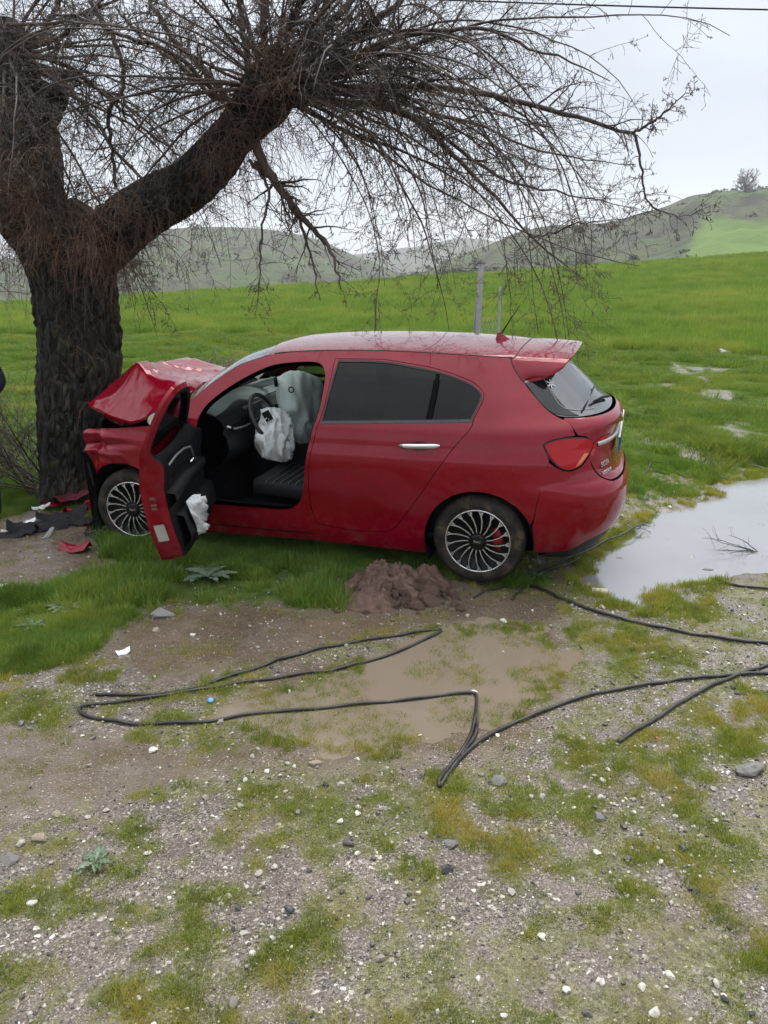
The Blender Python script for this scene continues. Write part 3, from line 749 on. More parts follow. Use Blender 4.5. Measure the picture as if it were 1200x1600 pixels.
# white sticker on the rear window
mb = MB()
c0, nn = on_tail(1.09, 1.325, .004); tx = np.cross((0, 0, 1), nn); tx /= np.linalg.norm(tx); ty = np.cross(nn, tx)
for a in (20, 75, 140, 205, 255, 320):
    d = tx*math.cos(math.radians(a))+ty*math.sin(math.radians(a)); q = np.cross(nn, d)
    mb.add([c0-q*.005, c0+d*.034-q*.002, c0+d*.038, c0+d*.03+q*.006, c0+q*.005], [(0, 1, 2, 3, 4)])
mb.build("window_sticker", simple("sticker", (.75, .75, .75), .6), rg)
# antenna
mb = MB(); bx = car_px(786, 541, y=0.0); bz = float(roof(np.array((bx[0]-RX0)/(RX1-RX0)), np.array(0.))[2])
G = []
for t in np.linspace(0, 1, 7):
    r = 1-t; G.append([(bx[0]+.050*t*.6+(.046*r+.012)*math.cos(a)*1.0, (.022*r+.006)*math.sin(a), bz-.004+.050*t) for a in np.linspace(0, 2*math.pi, 17)])
mb.grid(G); ant = mb.build("antenna_base", RED, car)
tip = car_px(812, 478, y=0.0)
MB().tube([(bx[0]+.02, 0, bz+.03), tip*.5+np.array([bx[0]+.02, 0, bz+.04])*.5, tip], [.006, .0045, .003], 8).build("antenna", BLK, car)

# ---------------------------------------------------------------- wheels
def wheel(loc, steer=0., side=1, muddy=False):
    w = empty("wheel"); w.parent = car; w.location = loc; w.rotation_euler = (0, 0, steer+(0 if side > 0 else math.pi))
    Mx = np.array(Matrix.Rotation(-math.pi/2, 3, 'X'))     # local axis z -> +y (outwards)
    ty = MB()
    prof = [(.222, -.20), (.236, -.212), (.262, -.218), (.292, -.210), (.309, -.188), (.3165, -.155), (.3175, -.145)]
    prof = [(r, h) for r, h in prof]
    prof2 = [(.218, .004), (.232, .010), (.262, .014), (.290, .008), (.306, -.010), (.313, -.030)]
    tread = []
    for k in range(5):
        h = -.035-.0235*k; tread += [(.3165, h), (.3165, h-.017), (.309, h-.0185), (.309, h-.022)]
    full = prof2+tread+prof[::-1]
    ty.lathe(full, 72, Mx); t = ty.build("tyre", TYRE, w)
    ly = [] # lettering ring: raised ribs on the sidewall
    rb = MB(); rb.lathe([(.247, .0115), (.250, .0150), (.253, .0125)], 64, Mx); rb.build("sidewall_rib", TYRE, w)
    rim = MB(); rim.lathe([(.2235, .002), (.224, .009), (.220, .0125), (.214, .010), (.211, .003), (.205, -.03), (.196, -.12), (.19, -.2)], 72, Mx)
    # lip is machined, barrel black: two meshes
    lip = MB(); lip.lathe([(.2245, .004), (.2245, .011), (.221, .0145), (.2155, .0115), (.2135, .006)], 72, Mx); lip.build("rim_lip", ALU, w)
    rim.lathe([(.213, .002), (.210, -.006), (.10, -.022), (.0, -.022)], 48, Mx)     # dark back face
    # ventilation gaps: ring of dark brake space
    rim.build("rim", RIMB, w)
    n = 17
    for i in range(n):
        a0 = 2*math.pi*i/n
        def pt(r, da, h): a = a0+da; return (r*math.cos(a), h, -r*math.sin(a))
        # black web
        wb = MB(); prof = [(.045, -.02, .016), (.10, 0.0, .013), (.150, .075, .012), (.212, .215, .016)]
        Gt = []
        for r, da, wd in prof:
            hw = wd*.5/r*1.2; h = .004+.010*math.sin(min(1, r/.2)*2.2)
            Gt.append([pt(r, da-hw, h-.02), pt(r, da-hw, h), pt(r, da+hw, h), pt(r, da+hw, h-.02)])
        wb.grid(Gt); sp_ = wb.build("spoke", RIMB, w, False)
        sv = MB(); Gt = []
        for r, da, wd in [(.062, -.015, .0058), (.10, .0, .0070), (.150, .075, .0074), (.185, .150, .0082), (.213, .225, .0100)]:
            hw = wd*.5/r; h = .0065+.010*math.sin(min(1, r/.2)*2.2)
            Gt.append([pt(r, da-hw, h-.004), pt(r, da-hw, h), pt(r, da+hw, h), pt(r, da+hw, h-.004)])
        sv.grid(Gt); 
        h = .014
        sv.add([pt(.213, .09, h), pt(.213, .175, h), pt(.183, .128, h)], [(0, 1, 2)])
        sv.build("spoke_edge", ALU, w, False)
    hub = MB(); hub.lathe([(.052, -.01), (.052, .012), (.044, .019), (.03, .021), (0, .021)], 32, Mx); hubo = hub.build("hub_cap", RIMB, w)
    if side > 0:
        letters("FIAT", .026, (0, .0225, 0), (math.pi/2, 0, math.pi), ALU, w, "hub_lettering", .001)
    cal = MB(); 
    Gc = [[(r*math.cos(a), y, r*math.sin(a)) for r, y in ((.10, -.018), (.10, -.0125), (.168, -.0125), (.168, -.018))] for a in np.linspace(-.55, .55, 10)]
    cal.grid(np.array(Gc)*np.array([-1, 1, 1])+np.array([0, 0, .03])); cal.build("brake_caliper", simple("caliper_red", (.30, .01, .015), .4), w)
    return w
wheel((-1.335, .848, .312)); wheel((-1.33, -.848, .31), side=-1)
fw_ = wheel((1.385, .825, .312), steer=math.radians(7)); wheel((1.33, -.848, .31), side=-1)
# wheel housings
for cx_, ysg in ((-1.335, 1), (1.36, 1), (-1.335, -1), (1.36, -1)):
    G = []
    for y in (.50, .70, .80, .862 if cx_ < 0 else .83):
        G.append([(cx_+.372*math.cos(a), ysg*y, .305+.372*math.sin(a)) for a in np.linspace(-.45, math.pi+.45, 28)])
    mb = MB(); mb.grid(G); b = len(mb.V)
    mb.add([(cx_+.372*math.cos(a), ysg*.52, .305+.372*math.sin(a)) for a in np.linspace(-.45, math.pi+.45, 28)], [tuple(range(28))])
    mb.build("wheel_housing", DARK, car)
# ---------------------------------------------------------------- crushed front
def fender_fn(dent):
    def fn(s, z):
        x = XC-np.asarray(s, float); z = np.asarray(z, float)
        y = hwid(x, z)-.035*np.clip((x-1.15)/.6, 0, 2)**2
        k = sst(x, 1.15, 1.7)*dent
        fold = lambda a, b, wdt: np.exp(-((a*1.0+b)/wdt)**2)
        y = y+k*(.030*fold(z-.895-.05*(x-1.3), 0, .022)-.035*fold(z-.845+.06*(x-1.3), 0, .025)+.022*fold(z-.765-.10*(x-1.5), 0, .02)
                 -.030*fold((x-1.62)+.35*(z-.8), 0, .035)+.020*fold((x-1.50)-.5*(z-.8), 0, .03)+.03*(fbm(x*9, z*13, 71, 3)-.5))
        y = y+dent*.012*(fbm(x*5, z*16, 73, 2)-.5)*sst(x, .95, 1.2)
        return np.stack([x+0*z, y, z+0*x], -1)
    return fn
FA = arch(1.405, 200, 42, .378, 14, .318)
FEN = [(.860,.205),(1.03,.20)]+FA+[(1.700,.70),(1.722,.80),(1.735,.857),(1.712,.935),(1.678,.950),(1.60,.952),(1.50,.962),(1.378,.970),(1.25,.985),(1.098,1.0),(1.00,1.045),(.860,.99)]
FL = outl([(XC-x, z) for x, z in FEN], (0, 1, 2, 15, 18, 19, 25, 26, 27), .022)
panel("front_wing", FL, RED, flange=.025, fn=fender_fn(1.0), grid=.022)
panel("front_wing", outl([(XC-x, z) for x, z in FEN], (0, 1, 2, 15, 18, 25, 26, 27), .03), RED, flange=.025, fn=fender_fn(.5), side=-1)
# buckled bonnet
HG = np.array([
 [(.985,.70,1.13),(.955,.40,1.215),(.955,.02,1.235),(1.03,-.35,1.215),(1.16,-.68,1.15)],
 [(1.17,.72,1.06),(1.15,.40,1.245),(1.18,.02,1.235),(1.22,-.35,1.262),(1.28,-.68,1.15)],
 [(1.36,.735,.985),(1.36,.42,1.270),(1.37,.04,1.275),(1.38,-.30,1.315),(1.42,-.68,1.15)],
 [(1.58,.70,1.02),(1.555,.30,1.392),(1.54,.06,1.325),(1.50,-.33,1.320),(1.55,-.68,1.13)],
 [(1.835,.615,1.075),(1.745,.28,1.250),(1.70,-.02,1.20),(1.66,-.35,1.15),(1.70,-.68,1.05)]])
def bonnet_grid(n=12, off=0.):
    a, b = HG.shape[:2]; G = np.zeros(((a-1)*n+1, (b-1)*n+1, 3))
    for i in range(G.shape[0]):
        for j in range(G.shape[1]):
            u, v = min(i/n, a-1-1e-9), min(j/n, b-1-1e-9); p, q = int(u), int(v); fu, fv = u-p, v-q
            fu2, fv2 = fu, fv
            G[i, j] = (HG[p, q]*(1-fu2)+HG[p+1, q]*fu2)*(1-fv2)+(HG[p, q+1]*(1-fu2)+HG[p+1, q+1]*fu2)*fv2
    # round the folds a little
    for _ in range(2):
        H = G.copy(); H[1:-1] = .5*G[1:-1]+.25*(G[2:]+G[:-2]); G2 = H.copy(); H[:, 1:-1] = .5*G2[:, 1:-1]+.25*(G2[:, 2:]+G2[:, :-2]); G = H
    U, V = np.meshgrid(np.linspace(0, 1, G.shape[0]), np.linspace(0, 1, G.shape[1]), indexing='ij')
    nz = .022*(fbm(U*5+V*3, V*7-U*2, 81, 3)-.5)+  .017*np.abs(fbm(U*8-V*5, V*11, 83, 3)-.5)
    nz = nz+.012*np.exp(-((V-.30-.10*U)/.012)**2)-.010*np.exp(-((V-.17-.16*U)/.02)**2)+.014*np.exp(-((V-.62+.12*U)/.015)**2)
    G[..., 2] += nz+off; return G
G = bonnet_grid(); Gb = bonnet_grid(off=-.022); mb = MB(); mb.grid(G); mb.grid(Gb[::-1])
rim_ = np.concatenate([G[0], G[1:, -1], G[-1, -2::-1], G[-2:0:-1, 0]]); rb_ = np.concatenate([Gb[0], Gb[1:, -1], Gb[-1, -2::-1], Gb[-2:0:-1, 0]])
mb.grid(np.stack([rim_, rb_], 1), close_u=True)
bon = mb.build("bonnet", RED, car); md_ = bon.modifiers.new("e", 'EDGE_SPLIT'); md_.split_angle = math.radians(40)
# torn flap under the bonnet corner
mb = MB(); mb.grid([[(1.70,.70,1.03),(1.66,.66,.985),(1.60,.66,.965)],[(1.58,.735,1.01),(1.56,.72,.975),(1.54,.70,.955)],[(1.42,.745,.975),(1.46,.74,.955),(1.48,.72,.945)]]); mb.build("bonnet_flap", RED, car)
# engine bay, cowl, slam panel
mb = MB()
mb.box((1.25,0,.80),(.60,1.30,.26)); mb.box((1.40,.30,.96),(.30,.40,.12)); mb.box((1.18,-.35,.95),(.30,.45,.14)); mb.box((1.05,0,1.03),(.14,1.36,.10)); mb.box((1.62,0,.55),(.20,1.10,.40))
mb.box((1.2,0,.42),(1.0,1.2,.30))
mb.build("engine", DARK, car, False)
mb = MB(); mb.tube([(1.06,.62,1.12),(1.02,.2,1.17),(1.06,-.45,1.16)], .008, 6); mb.tube([(1.12,.55,1.10),(1.00,.35,1.17)], .010, 6); mb.build("front_wiper", BLK, car)
mb = MB(); mb.grid([[(1.00,.70,1.045),(1.05,.35,1.10),(1.09,0,1.115),(1.09,-.35,1.10),(1.03,-.7,1.045)],[(1.13,.72,.99),(1.17,.35,1.04),(1.20,0,1.05),(1.2,-.35,1.04),(1.15,-.7,.99)]]); mb.build("cowl", BLK, car)
mb = MB(); mb.tube([(1.45,.66,.96),(1.30,.60,1.02),(1.15,.66,1.0)], .018, 8); mb.tube([(1.6,.55,.93),(1.4,.5,1.06),(1.2,.45,1.02)], .012, 8); mb.tube([(1.62,.70,.90),(1.58,.60,.80),(1.5,.66,.72)], .02, 8); mb.build("engine_hose", BLK, car)
mb = MB(); mb.grid([[(1.80,.52,.93),(1.84,.2,.92),(1.72,-.1,.9)],[(1.86,.50,.70),(1.90,.2,.68),(1.78,-.1,.7)],[(1.80,.50,.42),(1.86,.2,.40),(1.75,-.1,.4)]]); mb.build("slam_panel", DARK, car)
# torn wheel housing hanging in front of the front wheel
mb = MB(); mb.grid([[(1.80+.02*math.sin(k*2.1), .45+.12*k, z) for k in range(4)] for z in (.74,.60,.45,.30,.16,.10)])
mb.grid([[(1.74+.03*math.sin(k*1.3+z*9), .84-.02*k, z) for k in range(3)] for z in (.66,.5,.35,.2,.1)]); mb.build("torn_liner", BLK, car)
mb = MB(); mb.grid([[(1.83,.80,.50),(1.88,.66,.52),(1.93,.50,.50)],[(1.80,.80,.40),(1.86,.66,.38),(1.92,.48,.36)],[(1.77,.78,.25),(1.83,.66,.22),(1.90,.48,.24)]]); mb.build("bumper_corner", simple("scuffed_red", (.11, .012, .02), .5, .1, .4, 20), car)
mb = MB(); mb.grid([[(1.95,.62,.30),(1.99,.50,.29)],[(1.90,.70,.15),(1.96,.58,.16)],[(1.93,.78,.04),(1.98,.70,.05)]]); mb.build("bumper_strip", RED, car)
# underbody
mb = MB(); mb.box((-.15,0,.235),(2.15,1.42,.09)); mb.box((-1.55,0,.33),(.95,.95,.16)); mb.build("underbody", DARK, car, False)
# inner sill and pillars
mb = MB(); mb.box((.35,.775,.33),(.95,.12,.17)); mb.build("inner_sill", DARK, car, False)
# ---------------------------------------------------------------- cabin
CAB = simple("cabin_black", (.006, .0065, .008), .6, 0, .35, 14, spec=.25)
FAB = simple("seat_fabric", (.010, .010, .014), .85, 0, .4, 30, .002, 160)
mb = MB(); mb.box((-.3,0,.29),(2.5,1.5,.03)); mb.box((.99,0,.66),(.04,1.5,.76)); mb.build("cabin_floor", CAB, car, False)
mb = MB(); mb.grid([[(x, -.80+.0*x, z) for z in (.3,.6,.9,1.07)] for x in (-1.6,-.8,0,.95)]); mb.build("inner_door_trim", CAB, car)
HL = roof(*np.meshgrid(np.linspace(.03, .97, 12), np.linspace(-.94, .94, 13), indexing='ij'))-np.array([0, 0, .035]); mb = MB(); mb.grid(HL); mb.build("headliner", simple("headliner_grey", (.10,.10,.10), .9), car)
mb = MB(); mb.box((-1.0,0,.62),(.16,1.36,.66), Matrix.Rotation(math.radians(14),3,'Y')); mb.box((-.72,0,.42),(.55,1.36,.20)); mb.build("rear_seat", FAB, car, False)
def seat(yc):
    G = []
    for i, (x, z, w_, d) in enumerate([(.46,.50,.22,.05),(.44,.545,.25,.10),(.30,.540,.255,.12),(.10,.525,.26,.12),(-.02,.52,.26,.12)]):
        G.append([(x, yc+w_*math.sin(a)*(1.0), z-.06+.065*abs(math.cos(a))**.5*np.sign(math.cos(a))+.035*abs(math.sin(a))**3*(math.cos(a) > -.1)) for a in np.linspace(0, 2*math.pi, 25)])
    mb = MB(); mb.grid(G); s1 = mb.build("front_seat", FAB, car)
    G = []
    for x, z, w_ in [(-.05,.50,.24),(-.10,.65,.265),(-.16,.85,.27),(-.24,1.02,.23),(-.27,1.08,.15)]:
        G.append([(x+.07*math.cos(a)+.04*abs(math.sin(a))**4, yc+w_*math.sin(a), z+.02*math.cos(a)) for a in np.linspace(0, 2*math.pi, 25)])
    mb = MB(); mb.grid(G); mb.build("backrest", FAB, s1)
    mb = MB(); mb.grid([[(-.30+.05*math.cos(a), yc+w_*math.sin(a), z) for a in np.linspace(0, 2*math.pi, 17)] for z, w_ in ((1.12,.09),(1.16,.13),(1.24,.13),(1.29,.09))]); mb.build("headrest", FAB, s1)
    # ribbed piping over the cushion
    mb = MB()
    for k in range(6):
        x = .02+.062*k; mb.tube([(x, yc+.262*math.sin(a), .485+.066*abs(math.cos(a))**.5+.035*abs(math.sin(a))**3) for a in np.linspace(-1.5, 1.5, 15)], .0045, 5)
    mb.build("seat_piping", simple("piping_grey", (.085,.085,.10), .6), s1)
seat(.37); seat(-.37)
# dashboard
prof = [(.98,1.075),(.80,1.085),(.66,1.06),(.60,1.02),(.575,.97),(.60,.93),(.56,.90),(.55,.80),(.62,.70),(.72,.62)]
G = []
for y in np.linspace(-.74, .74, 25):
    hump = .045*math.exp(-((y-.37)/.20)**2); G.append([(x-(.03 if i in (3,4,5) else 0)*math.cos(y*2)-hump*.6*(i in (2,3)), y, z+hump*(i in (1,2,3))) for i, (x, z) in enumerate(prof)])
mb = MB(); mb.grid(G); m = NT("dash_vinyl"); m.set(Base_Color=(.012,.014,.015), Roughness=.36); m.bump(m.noise(160, 3), .001, .4)
dsh = mb.build("dashboard", m.m, car)
G = []
for y in np.linspace(-.73, .73, 25):
    hump = .045*math.exp(-((y-.37)/.20)**2); G.append([(x, y, z+hump*(i > 0)+.004) for i, (x, z) in enumerate([(1.02,1.072),(.90,1.082),(.80,1.086),(.70,1.074),(.645,1.055)])])
mb = MB(); mb.grid(G); mb.build("dash_top", simple("dash_top_reflection", (.17,.20,.19), .35), dsh)  # pale grey-green base colour stands in for sky reflected in the dash top
mb = MB(); mb.tube([(.555,.73,.985),(.530,.66,.955),(.528,.5,.940),(.535,.3,.945),(.54,0,.95)], [.010,.009,.006,.006,.006], 8); mb.build("dash_trim", simple("satin_trim", (.55,.55,.54), .3, .7), dsh)
mb = MB()
for y in (.64, .10, -.62): mb.box((.545,y,.975),(.03,.13,.045))
mb.build("air_vent", CAB, dsh, False)
mb = MB(); mb.box((.55,.33,1.03),(.02,.30,.09)); mb.build("instrument_panel", simple("instrument", (.01,.012,.016), .1), dsh, False)
mb = MB(); mb.box((.45,0,.52),(.5,.22,.36)); mb.box((.58,0,.85),(.1,.26,.3)); mb.build("centre_console", CAB, car, False)
# steering wheel
sw = empty("steering_wheel"); sw.parent = car; sw.location = (.425,.37,.985); sw.rotation_euler = (0, math.radians(-66), 0)
mb = MB(); mb.tube([(.182*math.cos(a), .182*math.sin(a), 0) for a in np.linspace(0, 2*math.pi, 49)], .0165, 12, False); mb.build("wheel_rim", simple("wheel_leather", (.028,.029,.031), .38), sw)
mb = MB()
for a in (math.pi/2, -math.pi/2, math.pi): mb.tube([(.05*math.cos(a), .05*math.sin(a), -.02), (.175*math.cos(a), .175*math.sin(a), 0)], [.028, .014], 8)
mb.lathe([(0,.0),(.055,-.005),(.065,-.03),(.05,-.12)], 24); mb.build("wheel_hub", CAB, sw)
# burst driver airbag hanging from the hub
def cloth(name, pts, mat, parent, thick=.012, n=9, wr=.02, sc=9, seed=1, depth=None):
    """draped double-skinned cloth from a coarse control grid"""
    C = np.array(pts, float); a, b = C.shape[:2]
    U = np.array([catmull(C[i], n) for i in range(a)]); V = np.array([catmull(U[:, j], n) for j in range(U.shape[1])]).transpose(1, 0, 2)
    du = np.gradient(V, axis=0); dv = np.gradient(V, axis=1); N = np.cross(du, dv); N /= np.linalg.norm(N, axis=2)[..., None]+1e-9
    u, v = np.meshgrid(np.linspace(0, 1, V.shape[0]), np.linspace(0, 1, V.shape[1]), indexing='ij')
    e = np.minimum(1, 6*np.minimum.reduce([u, 1-u, v, 1-v]))**.6
    f = (1-np.abs(fbm(u*sc*.45+v*2.2, v*sc*1.1-u*2.0, seed, 2)*2-1))**3*wr*2.6-wr*.9+wr*.5*(fbm(u*sc*1.2, v*sc*3.0, seed+5, 3)-.5)
    A = V+N*((f+thick)*e)[..., None]; B = V-N*((thick+.4*f)*e)[..., None]
    mb = MB(); mb.grid(A); mb.grid(B[::-1])
    ra = np.concatenate([A[0], A[1:, -1], A[-1, -2::-1], A[-2:0:-1, 0]]); rb = np.concatenate([B[0], B[1:, -1], B[-1, -2::-1], B[-2:0:-1, 0]])
    mb.grid(np.stack([ra, rb], 1), close_u=True)
    return mb.build(name, mat, parent)
cp = lambda px, py, y: tuple(car_px(px, py, y=y))
AB = [[cp(407,640,.42), cp(418,637,.40), cp(432,637,.36), cp(441,640,.33), cp(448,648,.30)],
      [cp(409,655,.46), cp(419,655,.47), cp(434,656,.43), cp(447,658,.36), cp(454,664,.31)],
      [cp(400,675,.46), cp(414,676,.52), cp(430,677,.50), cp(447,680,.40), cp(457,684,.33)],
      [cp(398,695,.44), cp(412,698,.53), cp(428,702,.52), cp(446,703,.43), cp(456,706,.34)],
      [cp(407,712,.42), cp(418,716,.48), cp(430,720,.48), cp(443,722,.42), cp(453,718,.36)]]
ab = cloth("driver_airbag", AB, CLOTH, car, .016, 10, .022, 7, 3)
mb = MB(); mb.box(cp(418,650,.50), (.05,.03,.075), Matrix.Rotation(.5,3,'Y')); mb.build("airbag_cover", CAB, ab, False)
CB = [[cp(432,592,-.05), cp(448,581,-.10), cp(468,580,-.15), cp(488,586,-.20), cp(500,598,-.25)],
      [cp(431,612,.02), cp(448,610,.06), cp(468,610,.05), cp(488,612,-.05), cp(504,620,-.2)],
      [cp(436,640,.02), cp(452,640,.08), cp(470,640,.07), cp(487,640,-.03), cp(500,645,-.2)],
      [cp(446,665,.0), cp(456,667,.05), cp(470,668,.04), cp(482,668,-.03), cp(494,668,-.2)],
      [cp(456,694,-.02), cp(464,695,.0), cp(472,695,.0), cp(480,695,-.05), cp(488,695,-.2)]]
cb = cloth("passenger_airbag", CB, CURT, car, .03, 8, .022, 5, 9)
mb = MB(); v0 = np.array(cp(455,609,.13)); mb.lathe([(.016,0),(.022,.003),(.026,0)], 20, Matrix.Rotation(-math.pi/2,3,'X'), v0); mb.build("airbag_vent", BLK, cb)
mb = MB(); mb.tube([cp(430,590,.10), cp(432,604,.10)], .016, 6); mb.build("strap", BLK, cb)
# pale cloth added to stand in for the bright band at the windscreen
SB = [[cp(323,648,-.35), cp(345,628,-.35), cp(372,607,-.35), cp(400,596,-.30), cp(430,588,-.2)],
      [cp(326,652,-.40), cp(350,640,-.36), cp(376,622,-.36), cp(402,609,-.30), cp(430,600,-.2)]]
cloth("windscreen_pale_cloth", SB, CURT, car, .008, 8, .008, 5, 12)
# ---------------------------------------------------------------- driver's door, swung open
HX, HY = .845, .868
door = empty("front_door"); door.parent = car; door.location = (HX, HY, 0); door.rotation_euler = (0, 0, -math.radians(73))
DOP = [(.842,.36),(.845,.60),(.845,.95),(.81,1.045),(.742,1.083),(.675,1.172),(.53,1.287),(.355,1.385),(.185,1.452),(.01,1.475),(-.13,1.477),(-.205,1.45),(-.245,1.37),(-.235,1.155),(-.19,1.0),(-.150,.8),(-.132,.64),(-.115,.50),(-.075,.39),(-.02,.315),(.30,.305),(.80,.325)]
DWI = [(.66,1.098),(.50,1.245),(.33,1.340),(.17,1.405),(0,1.430),(-.14,1.432),(-.195,1.39),(-.198,1.20),(-.178,1.085),(.2,1.080)]
do = XZ(DOP, (2,)); dw = XZ(DWI, (0, 8))
def door_in(d0, d1):
    def fn(s, z):
        p, n = surfn(s, z); n = np.where((n[..., 1] < 0)[..., None], -n, n)
        t = d0+(d1-d0)*sst(np.asarray(z, float), 1.02, 1.12); q = p-n*t[..., None]
        return q
    return fn
def hang(o): o.parent = door; o.location = (-HX, -HY, 0); return o
hang(panel("door_skin", do, RED, [dw], gap=.001, flange=.012, hole_flange=.01))
a_ = surf(do[:, 0], do[:, 1]); di = shrink(do, .018); b_ = door_in(.145, .045)(di[:, 0], di[:, 1])
mid = door_in(.06, .02)(do[:, 0], do[:, 1])
mb = MB(); mb.grid(np.stack([a_, mid, b_], 1), close_u=True); e_ = hang(mb.build("door_edge", RED, car)); k = e_.modifiers.new("e", 'EDGE_SPLIT'); k.split_angle = .6
hang(panel("door_trim", shrink(do, .018), CAB, [dw], gap=0, flange=.0, fn=door_in(.147, .047), hole_flange=-.03, grid=.06))
hang(panel("door_window", XZ(DWI, (0, 8)), simple("door_glass", (.006,.007,.008), .05), gap=0, flange=.004, off=-.02))
# trim mouldings
def din(x, z, o=0.):
    p, n = surfn(np.array([XC-x]), np.array([z])); n = n[0]*(1 if n[0][1] > 0 else -1); t = .147+(.047-.147)*float(sst(np.array(z), 1.02, 1.12)); return p[0]-n*(t+o)
mb = MB(); mb.grid([[din(x, z+.02*math.sin(x*3), o) for z, o in ((.80,0),(.79,.05),(.74,.055),(.70,.02),(.69,0))] for x in np.linspace(-.10,.72,12)]); hang(mb.build("armrest", CAB, car))
mb = MB(); mb.tube([din(x, z, .014) for x, z in ((-.12,1.02),(.05,1.035),(.25,1.03),(.42,.985),(.55,.90),(.60,.80))], .007, 8); hang(mb.build("trim_line", simple("trim_grey", (.20,.21,.22), .35), car))
mb = MB(); mb.tube([din(.42,.90,.02), din(.50,.905,.03), din(.58,.90,.02)], .010, 8); hang(mb.build("inner_handle", CHROME, car))
mb = MB(); mb.grid([[din(x, z, o) for z, o in ((.60,0),(.58,.05),(.44,.06),(.40,.03),(.38,0))] for x in np.linspace(.0,.82,10)]); hang(mb.build("door_pocket", CAB, car))
# label and catch on the shut face
def de(z, t, o): # point on the rear shut face: t 0 outer .. 1 inner
    i = np.argmin(np.abs(do[:, 1]-z)+10*(surf(do[:, 0], do[:, 1])[:, 0] > -.05)); p = a_[i]; q = door_in(.145, .045)(do[i:i+1, 0]+0, do[i:i+1, 1])[0]; return p+(q-p)*t+np.array([-o, 0, 0])
mb = MB(); mb.add([de(.60,.25,.012), de(.60,.72,.012), de(.47,.72,.012), de(.47,.25,.012)], [(0,1,2,3)]); hang(mb.build("type_label", simple("label_grey", (.32,.33,.30), .5), car, False))
mb = MB()
for z in (.70,.735,.77): mb.box(de(z,.5,.008), (.012,.035,.012))
hang(mb.build("door_catch", simple("catch_steel", (.22,.12,.10), .4, .6), car, False))
# mirror
mir = Matrix.Rotation(0, 3, 'Z'); mb = MB(); mc = np.array([.70, .97, 1.09])
G = [[mc+np.array([.055*math.cos(a)*k*.0+dx, .095*math.cos(a)*k, .065*math.sin(a)*k]) for a in np.linspace(0, 2*math.pi, 25)] for dx, k in ((-.03,.96),(-.035,1.0),(.02,1.0),(.07,.8),(.10,.4),(.105,.02))]
mb.grid(G); hang(mb.build("mirror_housing", BLK, car))
mb = MB(); mb.add([mc+np.array([-.028, .088*math.cos(a), .058*math.sin(a)]) for a in np.linspace(0, 2*math.pi, 24, endpoint=False)], [tuple(range(24))]); hang(mb.build("mirror_glass", simple("mirror", (.8,.8,.8), .03, 1, 0), car, False))
mb = MB(); mb.tube([(.70,.83,1.06),(.70,.93,1.06)], .02, 8); hang(mb.build("mirror_arm", BLK, car))
# torn side airbag hanging on the trim
bp = [[din(.10,.66,.05),din(.20,.67,.07),din(.30,.64,.07)],[din(.08,.58,.07),din(.20,.56,.10),din(.34,.56,.08)],[din(.12,.48,.07),din(.20,.47,.09),din(.28,.50,.07)],[din(.16,.40,.06),din(.21,.40,.07),din(.24,.42,.06)]]
hang(cloth("torn_airbag", bp, CLOTH, car, .01, 7, .03, 6, 21))
# ================================================================ the old pollard tree
m = NT("bark"); P = m.co(); mp_ = m.n("ShaderNodeMapping"); mp_.inputs['Scale'].default_value = (1, 1, .28); m.l(P, mp_.inputs[0]); Pv = mp_.outputs[0]
n1 = m.noise(14, 8, Pv, rough=.65, dist=.6); n2 = m.noise(2.2, 5, P)
vo = m.n("ShaderNodeTexVoronoi", feature='DISTANCE_TO_EDGE'); vo.inputs['Scale'].default_value = 16; m.l(Pv, vo.inputs['Vector'])
c = m.ramp(n1, [(.32, (.005, .0045, .004)), (.50, (.020, .018, .016)), (.66, (.075, .070, .064)), (.8, (.17, .16, .15))])
c = m.mix(m.rng(n2, .5, .7, 0, .6), c, (.075, .045, .026)); c = m.mix(m.rng(m.noise(5, 5, P), .60, .72, 0, .55), c, (.10, .115, .05))
m.set(Base_Color=c, Roughness=.72, Specular_IOR_Level=.35)
m.bump(m.math('ADD', m.math('MULTIPLY', m.rng(vo.outputs[0], 0, .22, 0, 1), .8), m.math('MULTIPLY', n1, 1.4)), .07, 1); BARK = m.m
def twig_mat(name, a, b):
    m = NT(name); m.set(Base_Color=m.ramp(m.noise(2.5, 3), [(.35, a), (.65, b)]), Roughness=.6, Specular_IOR_Level=.4); return m.m
TWIG = twig_mat("twig_bark", (.026, .018, .015), (.085, .060, .048)); REDT = twig_mat("red_shoots", (.060, .034, .024), (.17, .100, .068))
TB = at_y(118, 790, 7.05)
tree = empty("tree", (TB[0], TB[1], .02), label="old gnarled bare pollard tree the red car has crashed into, with drooping twigs", cat="tree")
def rel(V): return np.asarray(V)-np.array([TB[0], TB[1], .02])
